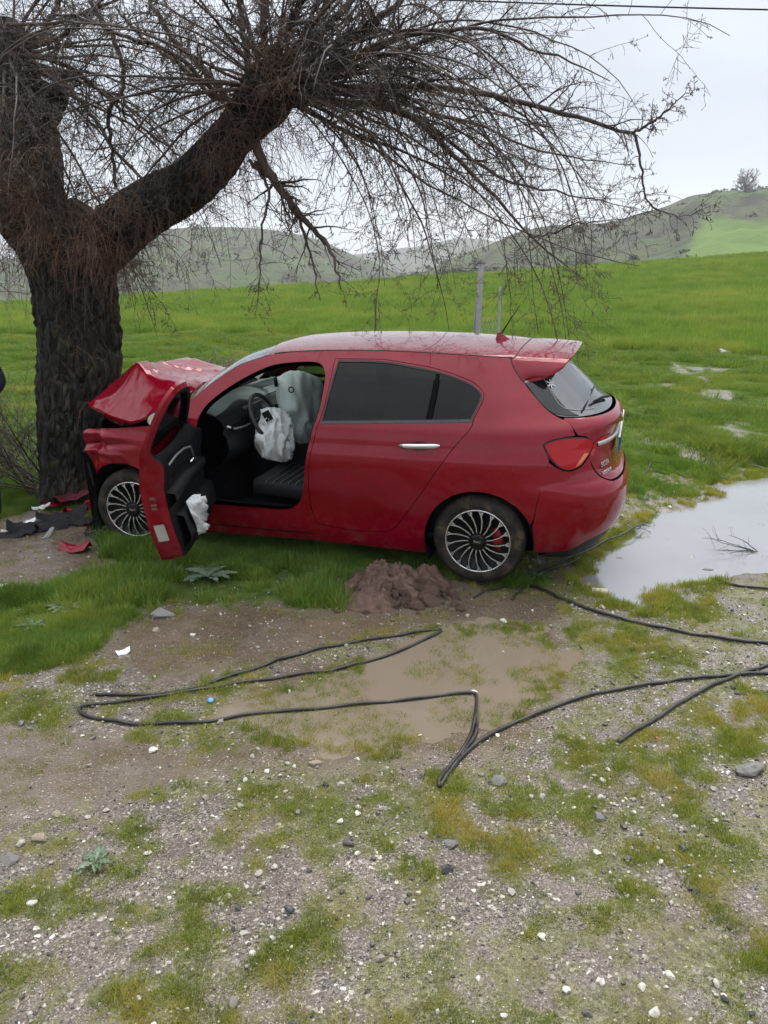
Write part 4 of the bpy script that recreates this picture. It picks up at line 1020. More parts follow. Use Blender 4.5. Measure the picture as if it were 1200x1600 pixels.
def trunk_mesh(name, px, n=72, per=10, amp=.035, seed=1, flat=.9, parent=tree):
    """px rows: (px, py, width px, world y)"""
    C = []; Rr = []
    for x, y, wd, Y_ in px:
        p = at_y(x, y, Y_); d = pix_dir(x, y); depth = Y_/d[1]; C.append(p); Rr.append(.5*wd*WS*depth/FOC)
    C = np.array(C); Q = catmull(np.concatenate([C, np.array(Rr)[:, None]], 1), per); C, Rr = Q[:, :3], Q[:, 3]
    k = len(C); T = np.gradient(C, axis=0); T /= np.linalg.norm(T, axis=1)[:, None]; u = np.array([1., 0, 0]); V = []
    L = np.concatenate([[0], np.cumsum(np.linalg.norm(np.diff(C, axis=0), axis=1))])
    for i in range(k):
        u = u-T[i]*(u@T[i]); u /= np.linalg.norm(u); v = np.cross(T[i], u); a = np.arange(n)*2*math.pi/n
        ca_, sa_ = np.cos(a), np.sin(a); s = L[i]
        f1 = fbm(3+2.2*ca_+seed*7, 2.2*sa_+s*1.1+9, seed, 3)-.5
        rid = np.abs(fbm(20+6*ca_+.8*np.sin(s*5), 6*sa_+s*4.2+seed, seed+3, 4)-.5)*2
        kn = np.maximum(0, fbm(40+3.2*ca_, 3.2*sa_+s*3.2, seed+6, 3)-.58)
        r = Rr[i]*(1+.26*f1)+amp*(.75-1.7*rid)+kn*.5*Rr[i]**.5*.6
        V.append(C[i]+r[:, None]*(ca_[:, None]*u+flat*sa_[:, None]*v))
    V = np.concatenate(V); F = [(i*n+j, i*n+(j+1) % n, (i+1)*n+(j+1) % n, (i+1)*n+j) for i in range(k-1) for j in range(n)]+[tuple(range((k-1)*n, k*n))]
    return mesh(name, rel(V), F, BARK, parent)
WS = .80
trunk_mesh("trunk", [(118,815,190,7.05),(122,785,150,7.05),(120,745,122,7.05),(117,700,122,7.05),(119,640,128,7.05),(124,580,138,7.05),(122,530,136,7.05),(118,480,138,7.05),(112,440,150,7.05),(105,400,165,7.05),(95,370,160,7.05),(75,340,120,7.05)], amp=.04)
WS = .72
trunk_mesh("limb", [(120,430,110,7.0),(160,385,112,6.95),(205,345,105,6.85),(255,312,98,6.75),(300,285,92,6.7),(335,250,88,6.65),(362,215,80,6.6),(392,180,90,6.55),(415,150,110,6.5),(425,120,90,6.5),(430,98,40,6.5)], n=48, amp=.03, seed=4)
trunk_mesh("limb", [(95,400,130,7.1),(62,350,125,7.15),(48,300,130,7.2),(48,240,128,7.25),(40,190,118,7.3),(30,150,105,7.3),(20,105,100,7.3),(10,60,80,7.3),(5,30,40,7.3)], n=48, amp=.03, seed=8)
trunk_mesh("limb_stub", [(55,215,60,7.15),(74,175,52,7.1),(84,148,50,7.05),(87,134,34,7.05),(87,129,6,7.05)], n=32, amp=.018, seed=12)
trunk_mesh("limb", [(60,400,70,7.0),(25,350,72,6.95),(-20,300,66,6.9),(-70,250,60,6.85),(-120,190,50,6.8)], n=32, amp=.02, seed=15)
trunk_mesh("root", [(60,830,10,6.9),(75,800,40,6.98),(95,770,55,7.03),(108,735,40,7.05)], n=24, amp=.015, seed=17)
trunk_mesh("root", [(215,822,8,6.7),(190,806,30,6.85),(160,785,50,6.98),(140,750,40,7.02)], n=24, amp=.015, seed=18)

K1 = at_y(422, 140, 6.5); K0 = at_y(10, 90, 7.3); K2 = at_y(95, 350, 7.0)
tw_bins = {}
def addw(P_, R_, key): tw_bins.setdefault((key, P_.shape[1]), []).append((P_, R_))
def grow(start, dirn, length, k, grav, wob, r0, r1, up=0.0, rnd=rng, thick=1):
    """vectorised shoots: start (N,3), dirn (N,3), length (N,)"""
    N = len(start); d = dirn/np.linalg.norm(dirn, axis=1)[:, None]; p = start.copy(); out = [p.copy()]; st = (length/(k-1))[:, None]
    for i in range(k-1):
        d = d+rnd.normal(0, wob, (N, 3))+np.array([0, 0, -1])*(grav*(i+1)/k if np.isscalar(grav) else (grav*(i+1)/k)[:, None]); d /= np.linalg.norm(d, axis=1)[:, None]
        p = p+d*st; out.append(p.copy())
    t = np.linspace(0, 1, k)[None]; R_ = r0[:, None]*(1-t)+r1[:, None]*t
    return np.stack(out, 1), R_
def side_shoots(P_, R_, per, lo, hi, lenf, k, grav, wob, spread=.9, rf=.55, up=.1, rend=.0009):
    """shoots leaving every parent polyline"""
    N, kk = P_.shape[:2]; tt = rng.uniform(lo, hi, (N, per)); idx = tt*(kk-1); i0 = np.clip(idx.astype(int), 0, kk-2); f = (idx-i0)[..., None]
    n_ = np.arange(N)[:, None]; S = P_[n_, i0]*(1-f)+P_[n_, i0+1]*f; T = P_[n_, i0+1]-P_[n_, i0]; T /= np.linalg.norm(T, axis=2)[..., None]+1e-9
    L = np.linalg.norm(np.diff(P_, axis=1), axis=2).sum(1)[:, None]*np.ones_like(tt)
    r = (R_[n_, i0]*(1-f[..., 0])+R_[n_, i0+1]*f[..., 0])
    q = rng.normal(0, 1, S.shape); q -= T*(q*T).sum(-1)[..., None]; q /= np.linalg.norm(q, axis=-1)[..., None]+1e-9
    d = T*(1-spread*.45)+q*spread+np.array([0, 0, up]); ln = L*lenf*(1.05-.55*tt)*rng.uniform(.5, 1.25, tt.shape)
    rr = np.maximum(r*rf, rend*1.1)
    return grow(S.reshape(-1, 3), d.reshape(-1, 3), ln.ravel(), k, grav, wob, rr.ravel(), np.full(rr.size, rend))
# boughs read off the photograph, set at their own distances
def bough(pts, Ys, r0, r1, name="branch"):
    n = len(pts); Ys = np.interp(np.linspace(0, 1, n), np.linspace(0, 1, len(Ys)), Ys)
    Q = np.array([at_y(x, y, yy) for (x, y), yy in zip(pts, Ys)]); Q = resample(catmull(Q, 5), 26); Q[1:-1] += rng.normal(0, .007, (24, 3))
    R_ = np.linspace(r0, r1, 26); V, F = tube1(rel(Q), R_, 7); mesh(name, V, F, TWIG, tree); return Q, R_
Z5 = lambda L: [(400+x/1.5, y/1.5) for x, y in L]
B = []
B.append(bough(Z5([(60,215),(160,212),(260,205),(400,200),(480,210),(600,235),(720,265),(820,292),(885,312)]), (6.5, 6.2), .034, .012))
B.append(bough(Z5([(885,312),(930,285),(965,258),(1000,225),(1030,208)]), (6.2, 6.15), .012, .002))
B.append(bough(Z5([(885,312),(898,350),(903,400),(915,465),(950,497),(1010,505),(1065,475)]), (6.2, 6.1), .011, .0015))
B.append(bough(Z5([(40,160),(130,165),(230,140),(310,100),(400,75),(520,66),(600,88),(640,122),(720,135),(790,175),(830,190)]), (6.5, 5.8), .028, .003))
B.append(bough(Z5([(60,240),(150,240),(260,246),(340,262),(400,300),(450,350),(500,400),(540,440),(590,500),(650,560),(705,605),(770,655)]), (6.5, 5.9), .032, .0025))
B.append(bough(Z5([(60,225),(180,215),(280,226),(360,265),(430,310),(520,380),(600,430),(700,450),(800,470),(900,490)]), (6.5, 6.9), .026, .002))
B.append(bough(Z5([(0,340),(40,420),(80,470),(130,530),(170,575),(190,625),(200,680)]), (6.5, 6.0), .040, .005))
B.append(bough(Z5([(640,555),(700,545),(760,520),(850,515),(940,490)]), (5.95, 5.7), .007, .0012))
B.append(bough(Z5([(60,200),(200,205),(330,215),(430,270),(520,292),(620,340),(720,365),(800,380),(890,385)]), (6.5, 5.4), .022, .002))
B.append(bough(Z5([(40,150),(130,140),(200,100),(260,70),(340,0),(420,-80)]), (6.5, 6.3), .040, .016))
B.append(bough(Z5([(30,140),(100,120),(180,50),(235,-20),(280,-90)]), (6.5, 6.6), .036, .018))
B.append(bough(Z5([(20,130),(60,100),(100,20),(130,-60)]), (6.5, 6.2), .034, .02))
B.append(bough(Z5([(10,130),(20,60),(10,-60)]), (6.5, 6.4), .032, .02))
B.append(bough([(395,130),(380,60),(375,0),(370,-60)], (6.5, 6.8), .030, .018))
B.append(bough([(365,165),(320,110),(270,60),(235,0),(215,-40)], (6.6, 6.8), .028, .014))
B.append(bough([(350,160),(300,110),(255,75),(200,60),(150,35),(80,20)], (6.6, 6.3), .022, .008))
B.append(bough([(335,155),(280,100),(225,60),(180,10)], (6.6, 7.2), .020, .010))
B.append(bough([(15,85),(100,100),(165,150),(210,190),(255,225),(305,262)], (7.2, 6.8), .022, .006))
B.append(bough([(60,112),(105,135),(150,190),(178,232),(230,286)], (7.2, 6.7), .022, .012))
B.append(bough([(140,0),(165,40),(188,90),(190,140),(170,172),(172,215),(182,292)], (6.6, 6.8), .020, .014))
B.append(bough([(20,80),(90,60),(140,20),(170,-20)], (7.3, 7.0), .026, .015))
B.append(bough([(10,100),(60,60),(90,10),(100,-30)], (7.3, 7.2), .030, .02))
B.append(bough([(0,112),(110,110),(200,130),(300,190),(345,225),(370,262)], (7.2, 6.3), .014, .003))
B.append(bough([(10,38),(100,36),(170,36),(260,70),(330,120)], (7.1, 6.0), .014, .004))
B.append(bough([(400,255),(440,300),(470,350),(490,420),(500,470)], (6.5, 6.1), .022, .003))
B.append(bough([(390,250),(420,300),(410,360),(405,430),(400,500)], (6.5, 6.0), .014, .002))
# secondary boughs from the three heads, free
def head(K, N, dirf, L0, L1, grav, r, k=22, name="branch", wob=.07):
    D_ = rng.normal(0, 1, (N, 3)); D_ = D_/np.linalg.norm(D_, axis=1)[:, None]+np.array(dirf); ln = rng.uniform(L0, L1, N)
    S = K+D_/np.linalg.norm(D_, axis=1)[:, None]*rng.uniform(.05, .22, (N, 1)); r0 = rng.uniform(.5, 1, N)*r
    return grow(S, D_, ln, k, grav, wob, r0, np.full(N, .002))
H1 = head(K1, 62, (1.15, -.15, .50), 1.3, 3.4, rng.uniform(-.05, .34, 62), .015)
H1b = head(K1, 22, (-.75, -.1, .7), 1.2, 2.6, .14, .015)
H0 = head(K0, 28, (.8, -.1, .35), 1.0, 2.6, .10, .016)
H2 = head(K2, 12, (.3, -.4, .5), .7, 1.6, .20, .008)
bq = np.array([b[0] for b in B]); br_ = np.array([b[1] for b in B])
mains = [(bq[:, ::1], br_)]
nb = 0
for Hh in (H1, H1b, H0, H2):
    for i in range(len(Hh[0])):
        V, F = tube1(rel(Hh[0][i]), Hh[1][i], 6); mesh("branch", V, F, TWIG, tree)
    mains.append(Hh)
for Pm, Rm in mains:
    s1 = side_shoots(Pm, Rm, 17, .12, .98, .32, 12, .07, .14, .95, .5, .10, .0013); addw(*s1, 'twig')
    s2 = side_shoots(*s1, 5, .15, .97, .42, 8, .08, .13, .9, .6, .03, .0011); addw(*s2, 'twig')
    keep = rng.random(len(s2[0])) < .55; s3 = side_shoots(s2[0][keep], s2[1][keep], 3, .2, .95, .45, 5, .05, .15, .9, .7, .05, .0010); addw(*s3, 'twig')
# long hanging whips
Pm = np.concatenate([bq, ]); hs = side_shoots(bq[:9], br_[:9], 5, .25, .95, .30, 14, .30, .10, .6, .4, -.3, .0012); addw(*hs, 'twig')
hs2 = side_shoots(*hs, 5, .1, .95, .22, 6, .25, .12, .8, .6, .0, .0010); addw(*hs2, 'twig')
lim = np.array([at_y(x, y, yy) for x, y, yy in [(200,385,6.9),(250,355,6.75),(300,325,6.7),(340,290,6.65),(380,250,6.5),(430,210,6.5)]]); lim = resample(lim, 60)
S = lim[rng.integers(0, 60, 22)]+rng.normal(0, .12, (22, 3)); D_ = rng.normal(0, .8, (22, 3))+np.array([.2, -.3, -.3])
h3 = grow(S, D_, rng.uniform(.5, 1.2, 22), 14, .35, .10, np.full(22, .004), np.full(22, .0012)); addw(*h3, 'twig')
h4 = side_shoots(*h3, 9, .1, .95, .25, 6, .25, .12, .8, .6, .0, .0010); addw(*h4, 'twig')
# dense reddish water shoots round the heads and the fork
def shoots(K, spread, N, L0, L1, grav, bias, r=.0028):
    S = K+rng.normal(0, 1, (N, 3))*np.array(spread); D_ = rng.normal(0, 1, (N, 3))+np.array(bias)
    a = grow(S, D_, rng.uniform(L0, L1, N), 10, grav, .10, rng.uniform(.5, 1.2, N)*r, np.full(N, .0010)); addw(*a, 'red')
    b = side_shoots(*a, 3, .2, .9, .4, 6, .2, .12, .8, .7, .0, .0009); addw(*b, 'red')
shoots(K1, (.20, .16, .16), 240, .25, .8, .30, (.1, -.2, .4)); shoots(at_y(365, 215, 6.55), (.16, .12, .16), 200, .2, .7, .55, (0, -.5, .1))
shoots(at_y(440, 110, 6.5), (.18, .14, .14), 150, .2, .6, .2, (.2, -.1, .5))
shoots(at_y(90, 360, 6.85), (.30, .10, .14), 300, .2, .65, .55, (0, -.9, .3)); shoots(at_y(170, 390, 6.75), (.20, .08, .10), 200, .2, .6, .6, (0, -.9, .1))
shoots(at_y(20, 300, 6.9), (.25, .12, .35), 300, .2, .7, .4, (0, -.8, .3)); shoots(K0, (.25, .2, .25), 200, .3, .9, .2, (.3, -.3, .3))
shoots(at_y(230, 330, 6.6), (.25, .08, .1), 100, .2, .5, .6, (0, -.8, .1)); shoots(at_y(125, 520, 6.75), (.12, .05, .30), 24, .15, .4, .6, (0.2, -.8, .1))
for key, nm, mt, lab in (('twig', 'twigs', TWIG, None), ('red', 'shoots', REDT, None)):
    VV = []; FF = []; b = 0
    for (kk, _), L in tw_bins.items():
        if kk != key: continue
        for P_, R_ in L:
            k = P_.shape[1]; t = np.linspace(0, 1, k)[None]; R_ = np.maximum(R_, .0014)
            V, F = tubes(P_, R_, 3); VV.append(V); FF.append(F+b); b += len(V)
    o = mesh(nm, rel(np.concatenate(VV)), np.concatenate(FF), mt, tree); tag(o, kind='stuff')
    print(nm, b)
# buds and catkins along the twigs
L = [x for (kk, _), l in tw_bins.items() if kk == 'twig' for x in l]
pts = np.concatenate([x[0][:, 1::2].reshape(-1, 3) for x in L]+[x[0][:, -1] for x in L]); pts = pts[rng.random(len(pts)) < .32]
o_ = np.array([(1, 0, 0), (-.5, .87, 0), (-.5, -.87, 0)])*.0030; s_ = rng.uniform(.7, 1.5, (len(pts), 1, 1)); tz = np.array([[0, 0, .008]])+rng.normal(0, .003, (len(pts), 1, 3))
V = np.concatenate([pts[:, None]+o_*s_, pts[:, None]+tz*s_, pts[:, None]-tz*s_*.6], 1).reshape(-1, 3); b = (np.arange(len(pts))*5)[:, None, None]
F = (np.array([(0, 1, 3), (1, 2, 3), (2, 0, 3), (1, 0, 4), (2, 1, 4), (0, 2, 4)])[None]+b).reshape(-1, 3)
tag(mesh("buds", rel(V), F, twig_mat("bud", (.05, .030, .020), (.12, .09, .05)), tree), kind='stuff'); print("buds", len(pts))
# ================================================================ hills
def hill_mat(name, patch=None):
    m = NT(name); P = m.co()
    n1 = m.noise(.012, 8, P, rough=.62, dist=.5); n2 = m.noise(.06, 6, P, rough=.7); n3 = m.noise(.35, 5, P)
    c = m.ramp(n1, [(.32, (.045, .042, .034)), (.46, (.072, .078, .046)), (.55, (.068, .092, .038)), (.68, (.085, .125, .042))])
    c = m.mix(m.rng(n2, .50, .60, 0, .9), c, (.038, .038, .028)); c = m.mix(m.rng(n3, .54, .62, 0, .7), c, (.030, .032, .022))
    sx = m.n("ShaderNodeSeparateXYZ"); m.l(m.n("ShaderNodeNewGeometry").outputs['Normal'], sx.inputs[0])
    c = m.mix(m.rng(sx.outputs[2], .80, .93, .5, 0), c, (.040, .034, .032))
    at = m.n("ShaderNodeAttribute"); at.attribute_name = "field"
    c = m.mix(at.outputs['Fac'], c, m.ramp(m.noise(.05, 4, P), [(.3, (.075, .13, .032)), (.7, (.12, .18, .045))]))
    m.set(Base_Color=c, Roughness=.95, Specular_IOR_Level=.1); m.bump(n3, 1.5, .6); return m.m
def hill(name, sil, d0, d1, h0, label, seed, rough=4, prof=1.3, field=None):
    """crest follows a skyline given as directions; foot at distance d0, crest at d1"""
    sx_, sy_ = zip(*sil); xs = np.linspace(sx_[0], sx_[-1], 260); q = catmull(np.array(sil, float), 8); ys = np.interp(xs, q[:, 0], q[:, 1])
    G = []
    for j, (x, y) in enumerate(zip(xs, ys)):
        d = pix_dir(x, y); az = d[0]/d[1]; crest = CAM_H+d[2]/d[1]*d1; row = []
        for t in np.linspace(0, 1.35, 60):
            Y_ = d0+(d1-d0)*t; X_ = az*Y_
            k = min(t, 1.0); s = k**prof*(.75+.25*math.sin(k*math.pi/2)) if k < 1 else 1.0
            z = h0+(crest-h0)*s
            if t > 1: z = crest-(t-1)*60
            row.append((X_, Y_, z, k))
        G.append(row)
    G = np.array(G); k = G[..., 3]; am = rough*np.minimum(1, k*3)*(1-.75*sst(k, .75, 1.0))*np.where(G[..., 1] > d1, .2, 1)
    G[..., 2] += am*((fbm(G[..., 0]*.012, G[..., 1]*.012, seed, 5)-.5)*4+(1-2*np.abs(fbm(G[..., 0]*.03+9, G[..., 1]*.03, seed+2, 3)-.5)-.8)*2)
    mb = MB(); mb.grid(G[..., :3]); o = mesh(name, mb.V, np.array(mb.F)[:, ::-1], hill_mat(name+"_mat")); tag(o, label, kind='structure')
    f = np.zeros(len(mb.V))
    if field is not None:
        V = G[..., :3].reshape(-1, 3); cx = V[:, 0]/V[:, 1]; el = (V[:, 2]-CAM_H)/V[:, 1]
        poly = np.array([(pix_dir(x, y)[0]/pix_dir(x, y)[1], pix_dir(x, y)[2]/pix_dir(x, y)[1]) for x, y in field]); f = 1-sst(sdist(cx, el, poly), -.002, .003)
    a = o.data.attributes.new("field", 'FLOAT', 'POINT'); a.data.foreach_set('value', f.astype(np.float32)); return o, G
HR, GR = hill("right_hill", [(640,432),(680,415),(710,400),(760,382),(800,366),(850,352),(900,349),(950,345),(1000,331),(1040,320),(1080,304),(1120,299),(1150,298),(1200,292),(1300,286),(1500,300),(1700,330),(2100,360),(2800,345),(3600,380)], 150, 520, -6,
     "long scrubby hill with a green field on its slope, right of the car", 5, 5, 1.0, field=[(1062,412),(1100,345),(1130,340),(1170,345),(1210,352),(1500,370),(1500,425),(1062,430)])
HL_, GL_ = hill("left_hill", [(-3200,370),(-2000,395),(-1100,372),(-500,380),(-200,400),(-60,405),(60,400),(150,385),(190,368),(250,358),(330,353),(400,356),(450,362),(500,374),(540,392),(580,408),(620,423),(660,434),(700,445)], 260, 800, -18, "grey brown flat-topped hill behind the tree", 15, 6, 1.0)
hill("far_hill", [(380,415),(450,402),(540,398),(600,392),(650,385),(720,372),(780,378),(840,395),(900,420)], 1200, 1900, -20, "pale distant ridge in the gap between the two hills", 25, 8, 1.0)
def on_hill(G, px, py):
    """nearest sheet point seen in a direction"""
    d = pix_dir(px, py); a, e = d[0]/d[1], d[2]/d[1]; V = G[..., :3].reshape(-1, 3); r = (V[:, 0]/V[:, 1]-a)**2+((V[:, 2]-CAM_H)/V[:, 1]-e)**2
    return V[np.argmin(r)]
# bare bushes and scrub on the slopes
SCR = twig_mat("scrub_bark", (.050, .040, .036), (.090, .072, .062))
def bare_bush(loc, h, w_, n, label, cat="bush", group=None, seed=0, r=.02, name="bush"):
    rg = np.random.default_rng(seed); S = rg.normal(0, .06, (n, 3))*w_; S[:, 2] = 0; D_ = rg.normal(0, .5, (n, 3))*np.array([w_/h, w_/h, .2])+np.array([0, 0, 1.])
    a = grow(S, D_, rg.uniform(.6, 1.0, n)*h, 8, -.02, .10, np.full(n, r), np.full(n, r*.3), rnd=rg)
    b = side_shoots(*a, 9, .15, .95, .45, 6, .0, .15, .8, .6, .25, r*.3)
    c = side_shoots(*b, 4, .2, .95, .45, 4, .0, .15, .8, .7, .2, r*.22)
    VV = []; FF = []; k = 0
    for P_, R_ in (a, b, c):
        V, F = tubes(P_, R_, 3); VV.append(V); FF.append(F+k); k += len(V)
    o = mesh(name, np.concatenate(VV), np.concatenate(FF), SCR); o.location = loc
    return tag(o, label, cat, group)
p = on_hill(GR, 1170, 301); bare_bush((p[0], p[1], p[2]-1), 13, 9, 14, "bare bush on the hilltop beside the pylon", seed=1, r=.3)
p = on_hill(GR, 912, 428); bare_bush((p[0]-2, p[1]-10, p[2]-3), 13, 8, 30, "large dark bare bush at the foot of the right hill", seed=2, r=.16)
p = on_hill(GR, 970, 420); bare_bush((p[0], p[1]-10, p[2]-2), 6.5, 8, 24, "low wide bare bush right of the large dark one, at the field edge", seed=3, r=.13)
sc = []; rs = np.random.default_rng(5)
for G_, n, hh in ((GR, 900, 2.4), (GL_, 700, 4.0)):
    V = G_[:, :46].reshape(-1, 4)
    w_ = fbm(V[:, 0]*.02, V[:, 1]*.02, 77, 3); idx = rs.choice(len(V), n*2, p=(sst(w_, .42, .7)+.01)/np.sum(sst(w_, .42, .7)+.01))
    for i in idx:
        if G_ is GR and 1060 < 600+FOC*V[i, 0]/V[i, 1]*1.02 and V[i, 3] < .55: continue
        c = V[i, :3]+rs.normal(0, 2, 3)*(1, 1, 0); s = rs.uniform(.5, 1.5)*hh
        P = rs.normal(0, 1, (46, 3)); P /= np.linalg.norm(P, axis=1)[:, None]; P *= rs.uniform(.5, 1, (46, 1))*(s*1.2, s*1.2, s*.85); P[:, 2] = np.abs(P[:, 2])
        for q_ in range(46): sc.append(c+P[q_]); 
sc = np.array(sc); o_ = rs.normal(0, 1, (len(sc), 3, 3))*.55; V = (sc[:, None]+o_).reshape(-1, 3); F = np.arange(len(V)).reshape(-1, 3)
tag(mesh("scrub", V, F, twig_mat("scrub_leaf", (.018, .016, .012), (.040, .038, .024)), smooth=False), "scattered scrub bushes over the hillsides", "scrub", kind='stuff')
# far-off hedge line along the foot of the hills
hd = []
for px in np.linspace(560, 900, 130):
    p = on_hill(GR, px, 430); hd += [(p[0]+rs.normal(0, 4), p[1]-20+rs.normal(0, 5), abs(rs.normal(0, 1))*3.2-1) for _ in range(40)]
hd = np.array(hd); V = (hd[:, None]+rs.normal(0, 1, (len(hd), 3, 3))*.4).reshape(-1, 3)
tag(mesh("thicket", V, np.arange(len(V)).reshape(-1, 3), twig_mat("thicket_twigs", (.085, .065, .045), (.13, .10, .065)), smooth=False), "brown thicket along the foot of the right hill", "thicket", kind='stuff')
# pylons on the skyline
STEEL = simple("pylon_steel", (.35, .37, .40), .6, .3)
def pylon(px, py, top, label, wide):
    p = on_hill(GR, px, py); d = p[1]; H_ = (py-top)/FOC*d*1.05; mb = MB(); w0 = H_*.10
    for sx_ in (-1, 1):
        for sy_ in (-1, 1): mb.tube([(sx_*w0, sy_*w0, 0), (sx_*w0*.35, sy_*w0*.35, H_*.6), (sx_*w0*(.9 if wide else .15), sy_*w0*.2, H_)], H_*.010, 4)
    o = empty("pylon", (p[0], p[1], p[2]-.5), label, "pylon"); mb.build("tower", STEEL, o)
    mb = MB()
    if wide: mb.tube([(-H_*.22, 0, H_), (H_*.22, 0, H_)], H_*.012, 4); mb.tube([(-H_*.22, 0, H_), (-w0*.5, 0, H_*.72)], H_*.008, 4); mb.tube([(H_*.22, 0, H_), (w0*.5, 0, H_*.72)], H_*.008, 4)
    else: mb.tube([(-H_*.12, 0, H_*.9), (H_*.12, 0, H_*.9)], H_*.010, 4); mb.tube([(-H_*.14, 0, H_*.75), (H_*.14, 0, H_*.75)], H_*.010, 4)
    mb.build("crossarm", STEEL, o)
pylon(1158, 299, 268, "slim grey pylon on the skyline, left of the two", False); pylon(1180, 296, 270, "wide-armed grey pylon on the skyline, right of the two", True)
# overhead wire
a, b = at_y(560, -6, 13), at_y(1300, 17, 12.5); L = np.linspace(0, 1, 30)[:, None]; Q = a+(b-a)*L-np.array([0, 0, .02])*(4*L*(1-L))
tag(MB().tube(Q, .011, 6).build("overhead_wire", BLK), "thin black wire crossing the sky at the top right", "wire")
# ---------------- fence remains behind the car
GALV = simple("galvanised_steel", (.42, .44, .46), .45, .6, .15, 20)
def post(px, top, Y_, w_, label, lean=0., mat=GALV, dark=False):
    p = at_y(px, top, Y_); g = float(height(p[0], Y_)); o = empty("fence_post", (p[0], Y_, g-.1), label, "post", "fence posts behind the car"); H_ = p[2]-g+.1
    mb = MB(); mb.tube([(0, 0, 0), (lean, 0, H_)], w_, 4); mb.build("post_shaft", mat, o, False); return o, p
o1, p1 = post(748, 413, 10.6, .045, "pale angled steel fence post behind the car roof, taller of the two", .03)
mb = MB(); mb.tube([(-.10, .1, 0), (.02, 0, p1[2]-float(height(p1[0], 10.6))+.02)], .022, 4); mb.build("brace", GALV, o1, False)
o2, p2 = post(783, 447, 10.6, .022, "short dark-footed fence post beside the car's aerial", -.01)
mb = MB(); mb.tube([(0, 0, .0), (0, 0, .95)], .04, 6); mb.build("post_foot", simple("weathered_wood", (.05, .045, .04), .8), o2)
post(587, 466, 22, .03, "thin distant fence post in the field left of the steel post", 0, simple("old_post", (.10, .09, .08), .8))
# torn wire netting between them
mb = MB(); x0, x1 = p1[0], p2[0]; gz = float(height(p1[0], 10.6))
for k in range(15):
    for s in (-1, 1):
        pts = [(x0+(x1-x0)*t, 10.6+.02*math.sin(9*t+k), gz+.25+.075*k+s*.05*((int(t*8+.5) % 2)*2-1)) for t in np.linspace(0, 1, 9)]
        mb.tube(pts, .0022, 3, False)
tag(mb.build("wire_netting", GALV), "torn wire netting strung between the two fence posts behind the car", "netting")
# leaning stones in the field etc.
# ================================================================ ground cover
def gn_scatter(name, pts, scale, rotz, protos, label, cat, tilt=None, pid=None):
    """one object: points carrying real-geometry instances of the prototypes"""
    N = len(pts); me = D.meshes.new(name); me.vertices.add(N); me.vertices.foreach_set('co', np.asarray(pts, np.float32).ravel())
    def at(n, t, v):
        a = me.attributes.new(n, t, 'POINT'); a.data.foreach_set('vector' if t == 'FLOAT_VECTOR' else 'value', np.asarray(v).ravel())
    rot = np.zeros((N, 3), np.float32); rot[:, 2] = rotz
    if tilt is not None: rot[:, 0] = tilt[0]; rot[:, 1] = tilt[1]
    at("rot", 'FLOAT_VECTOR', rot); sc_ = np.asarray(scale, np.float32); sc_ = np.repeat(sc_[:, None], 3, 1) if sc_.ndim == 1 else sc_
    at("scl", 'FLOAT_VECTOR', sc_); pid = rng.integers(0, len(protos), N) if pid is None else pid; at("pid", 'INT', pid.astype(np.int32))
    o = D.objects.new(name, me); COL.objects.link(o); tag(o, label, cat, kind='stuff')
    g = D.node_groups.new(name+"_nodes", 'GeometryNodeTree'); g.interface.new_socket("Geometry", in_out='INPUT', socket_type='NodeSocketGeometry'); g.interface.new_socket("Geometry", in_out='OUTPUT', socket_type='NodeSocketGeometry')
    nd = g.nodes; gi = nd.new("NodeGroupInput"); go = nd.new("NodeGroupOutput"); mp_ = nd.new("GeometryNodeMeshToPoints"); g.links.new(gi.outputs[0], mp_.inputs[0])
    ip = nd.new("GeometryNodeInstanceOnPoints"); g.links.new(mp_.outputs[0], ip.inputs['Points'])
    gi2 = nd.new("GeometryNodeGeometryToInstance")
    for p_ in protos[::-1]:
        oi = nd.new("GeometryNodeObjectInfo"); oi.inputs[0].default_value = p_; g.links.new(oi.outputs['Geometry'], gi2.inputs[0])
    g.links.new(gi2.outputs[0], ip.inputs['Instance']); ip.inputs['Pick Instance'].default_value = True
    for nm, sk, ty in (("rot", 'Rotation', 'FLOAT_VECTOR'), ("scl", 'Scale', 'FLOAT_VECTOR'), ("pid", 'Instance Index', 'INT')):
        na = nd.new("GeometryNodeInputNamedAttribute"); na.data_type = ty; na.inputs[0].default_value = nm
        out_ = [s for s in na.outputs if s.enabled and s.name == 'Attribute'][0]
        if sk == 'Rotation':
            er = nd.new("FunctionNodeEulerToRotation"); g.links.new(out_, er.inputs[0]); g.links.new(er.outputs[0], ip.inputs[sk])
        else: g.links.new(out_, ip.inputs[sk])
    g.links.new(ip.outputs[0], go.inputs[0]); md = o.modifiers.new("scatter", 'NODES'); md.node_group = g; return o
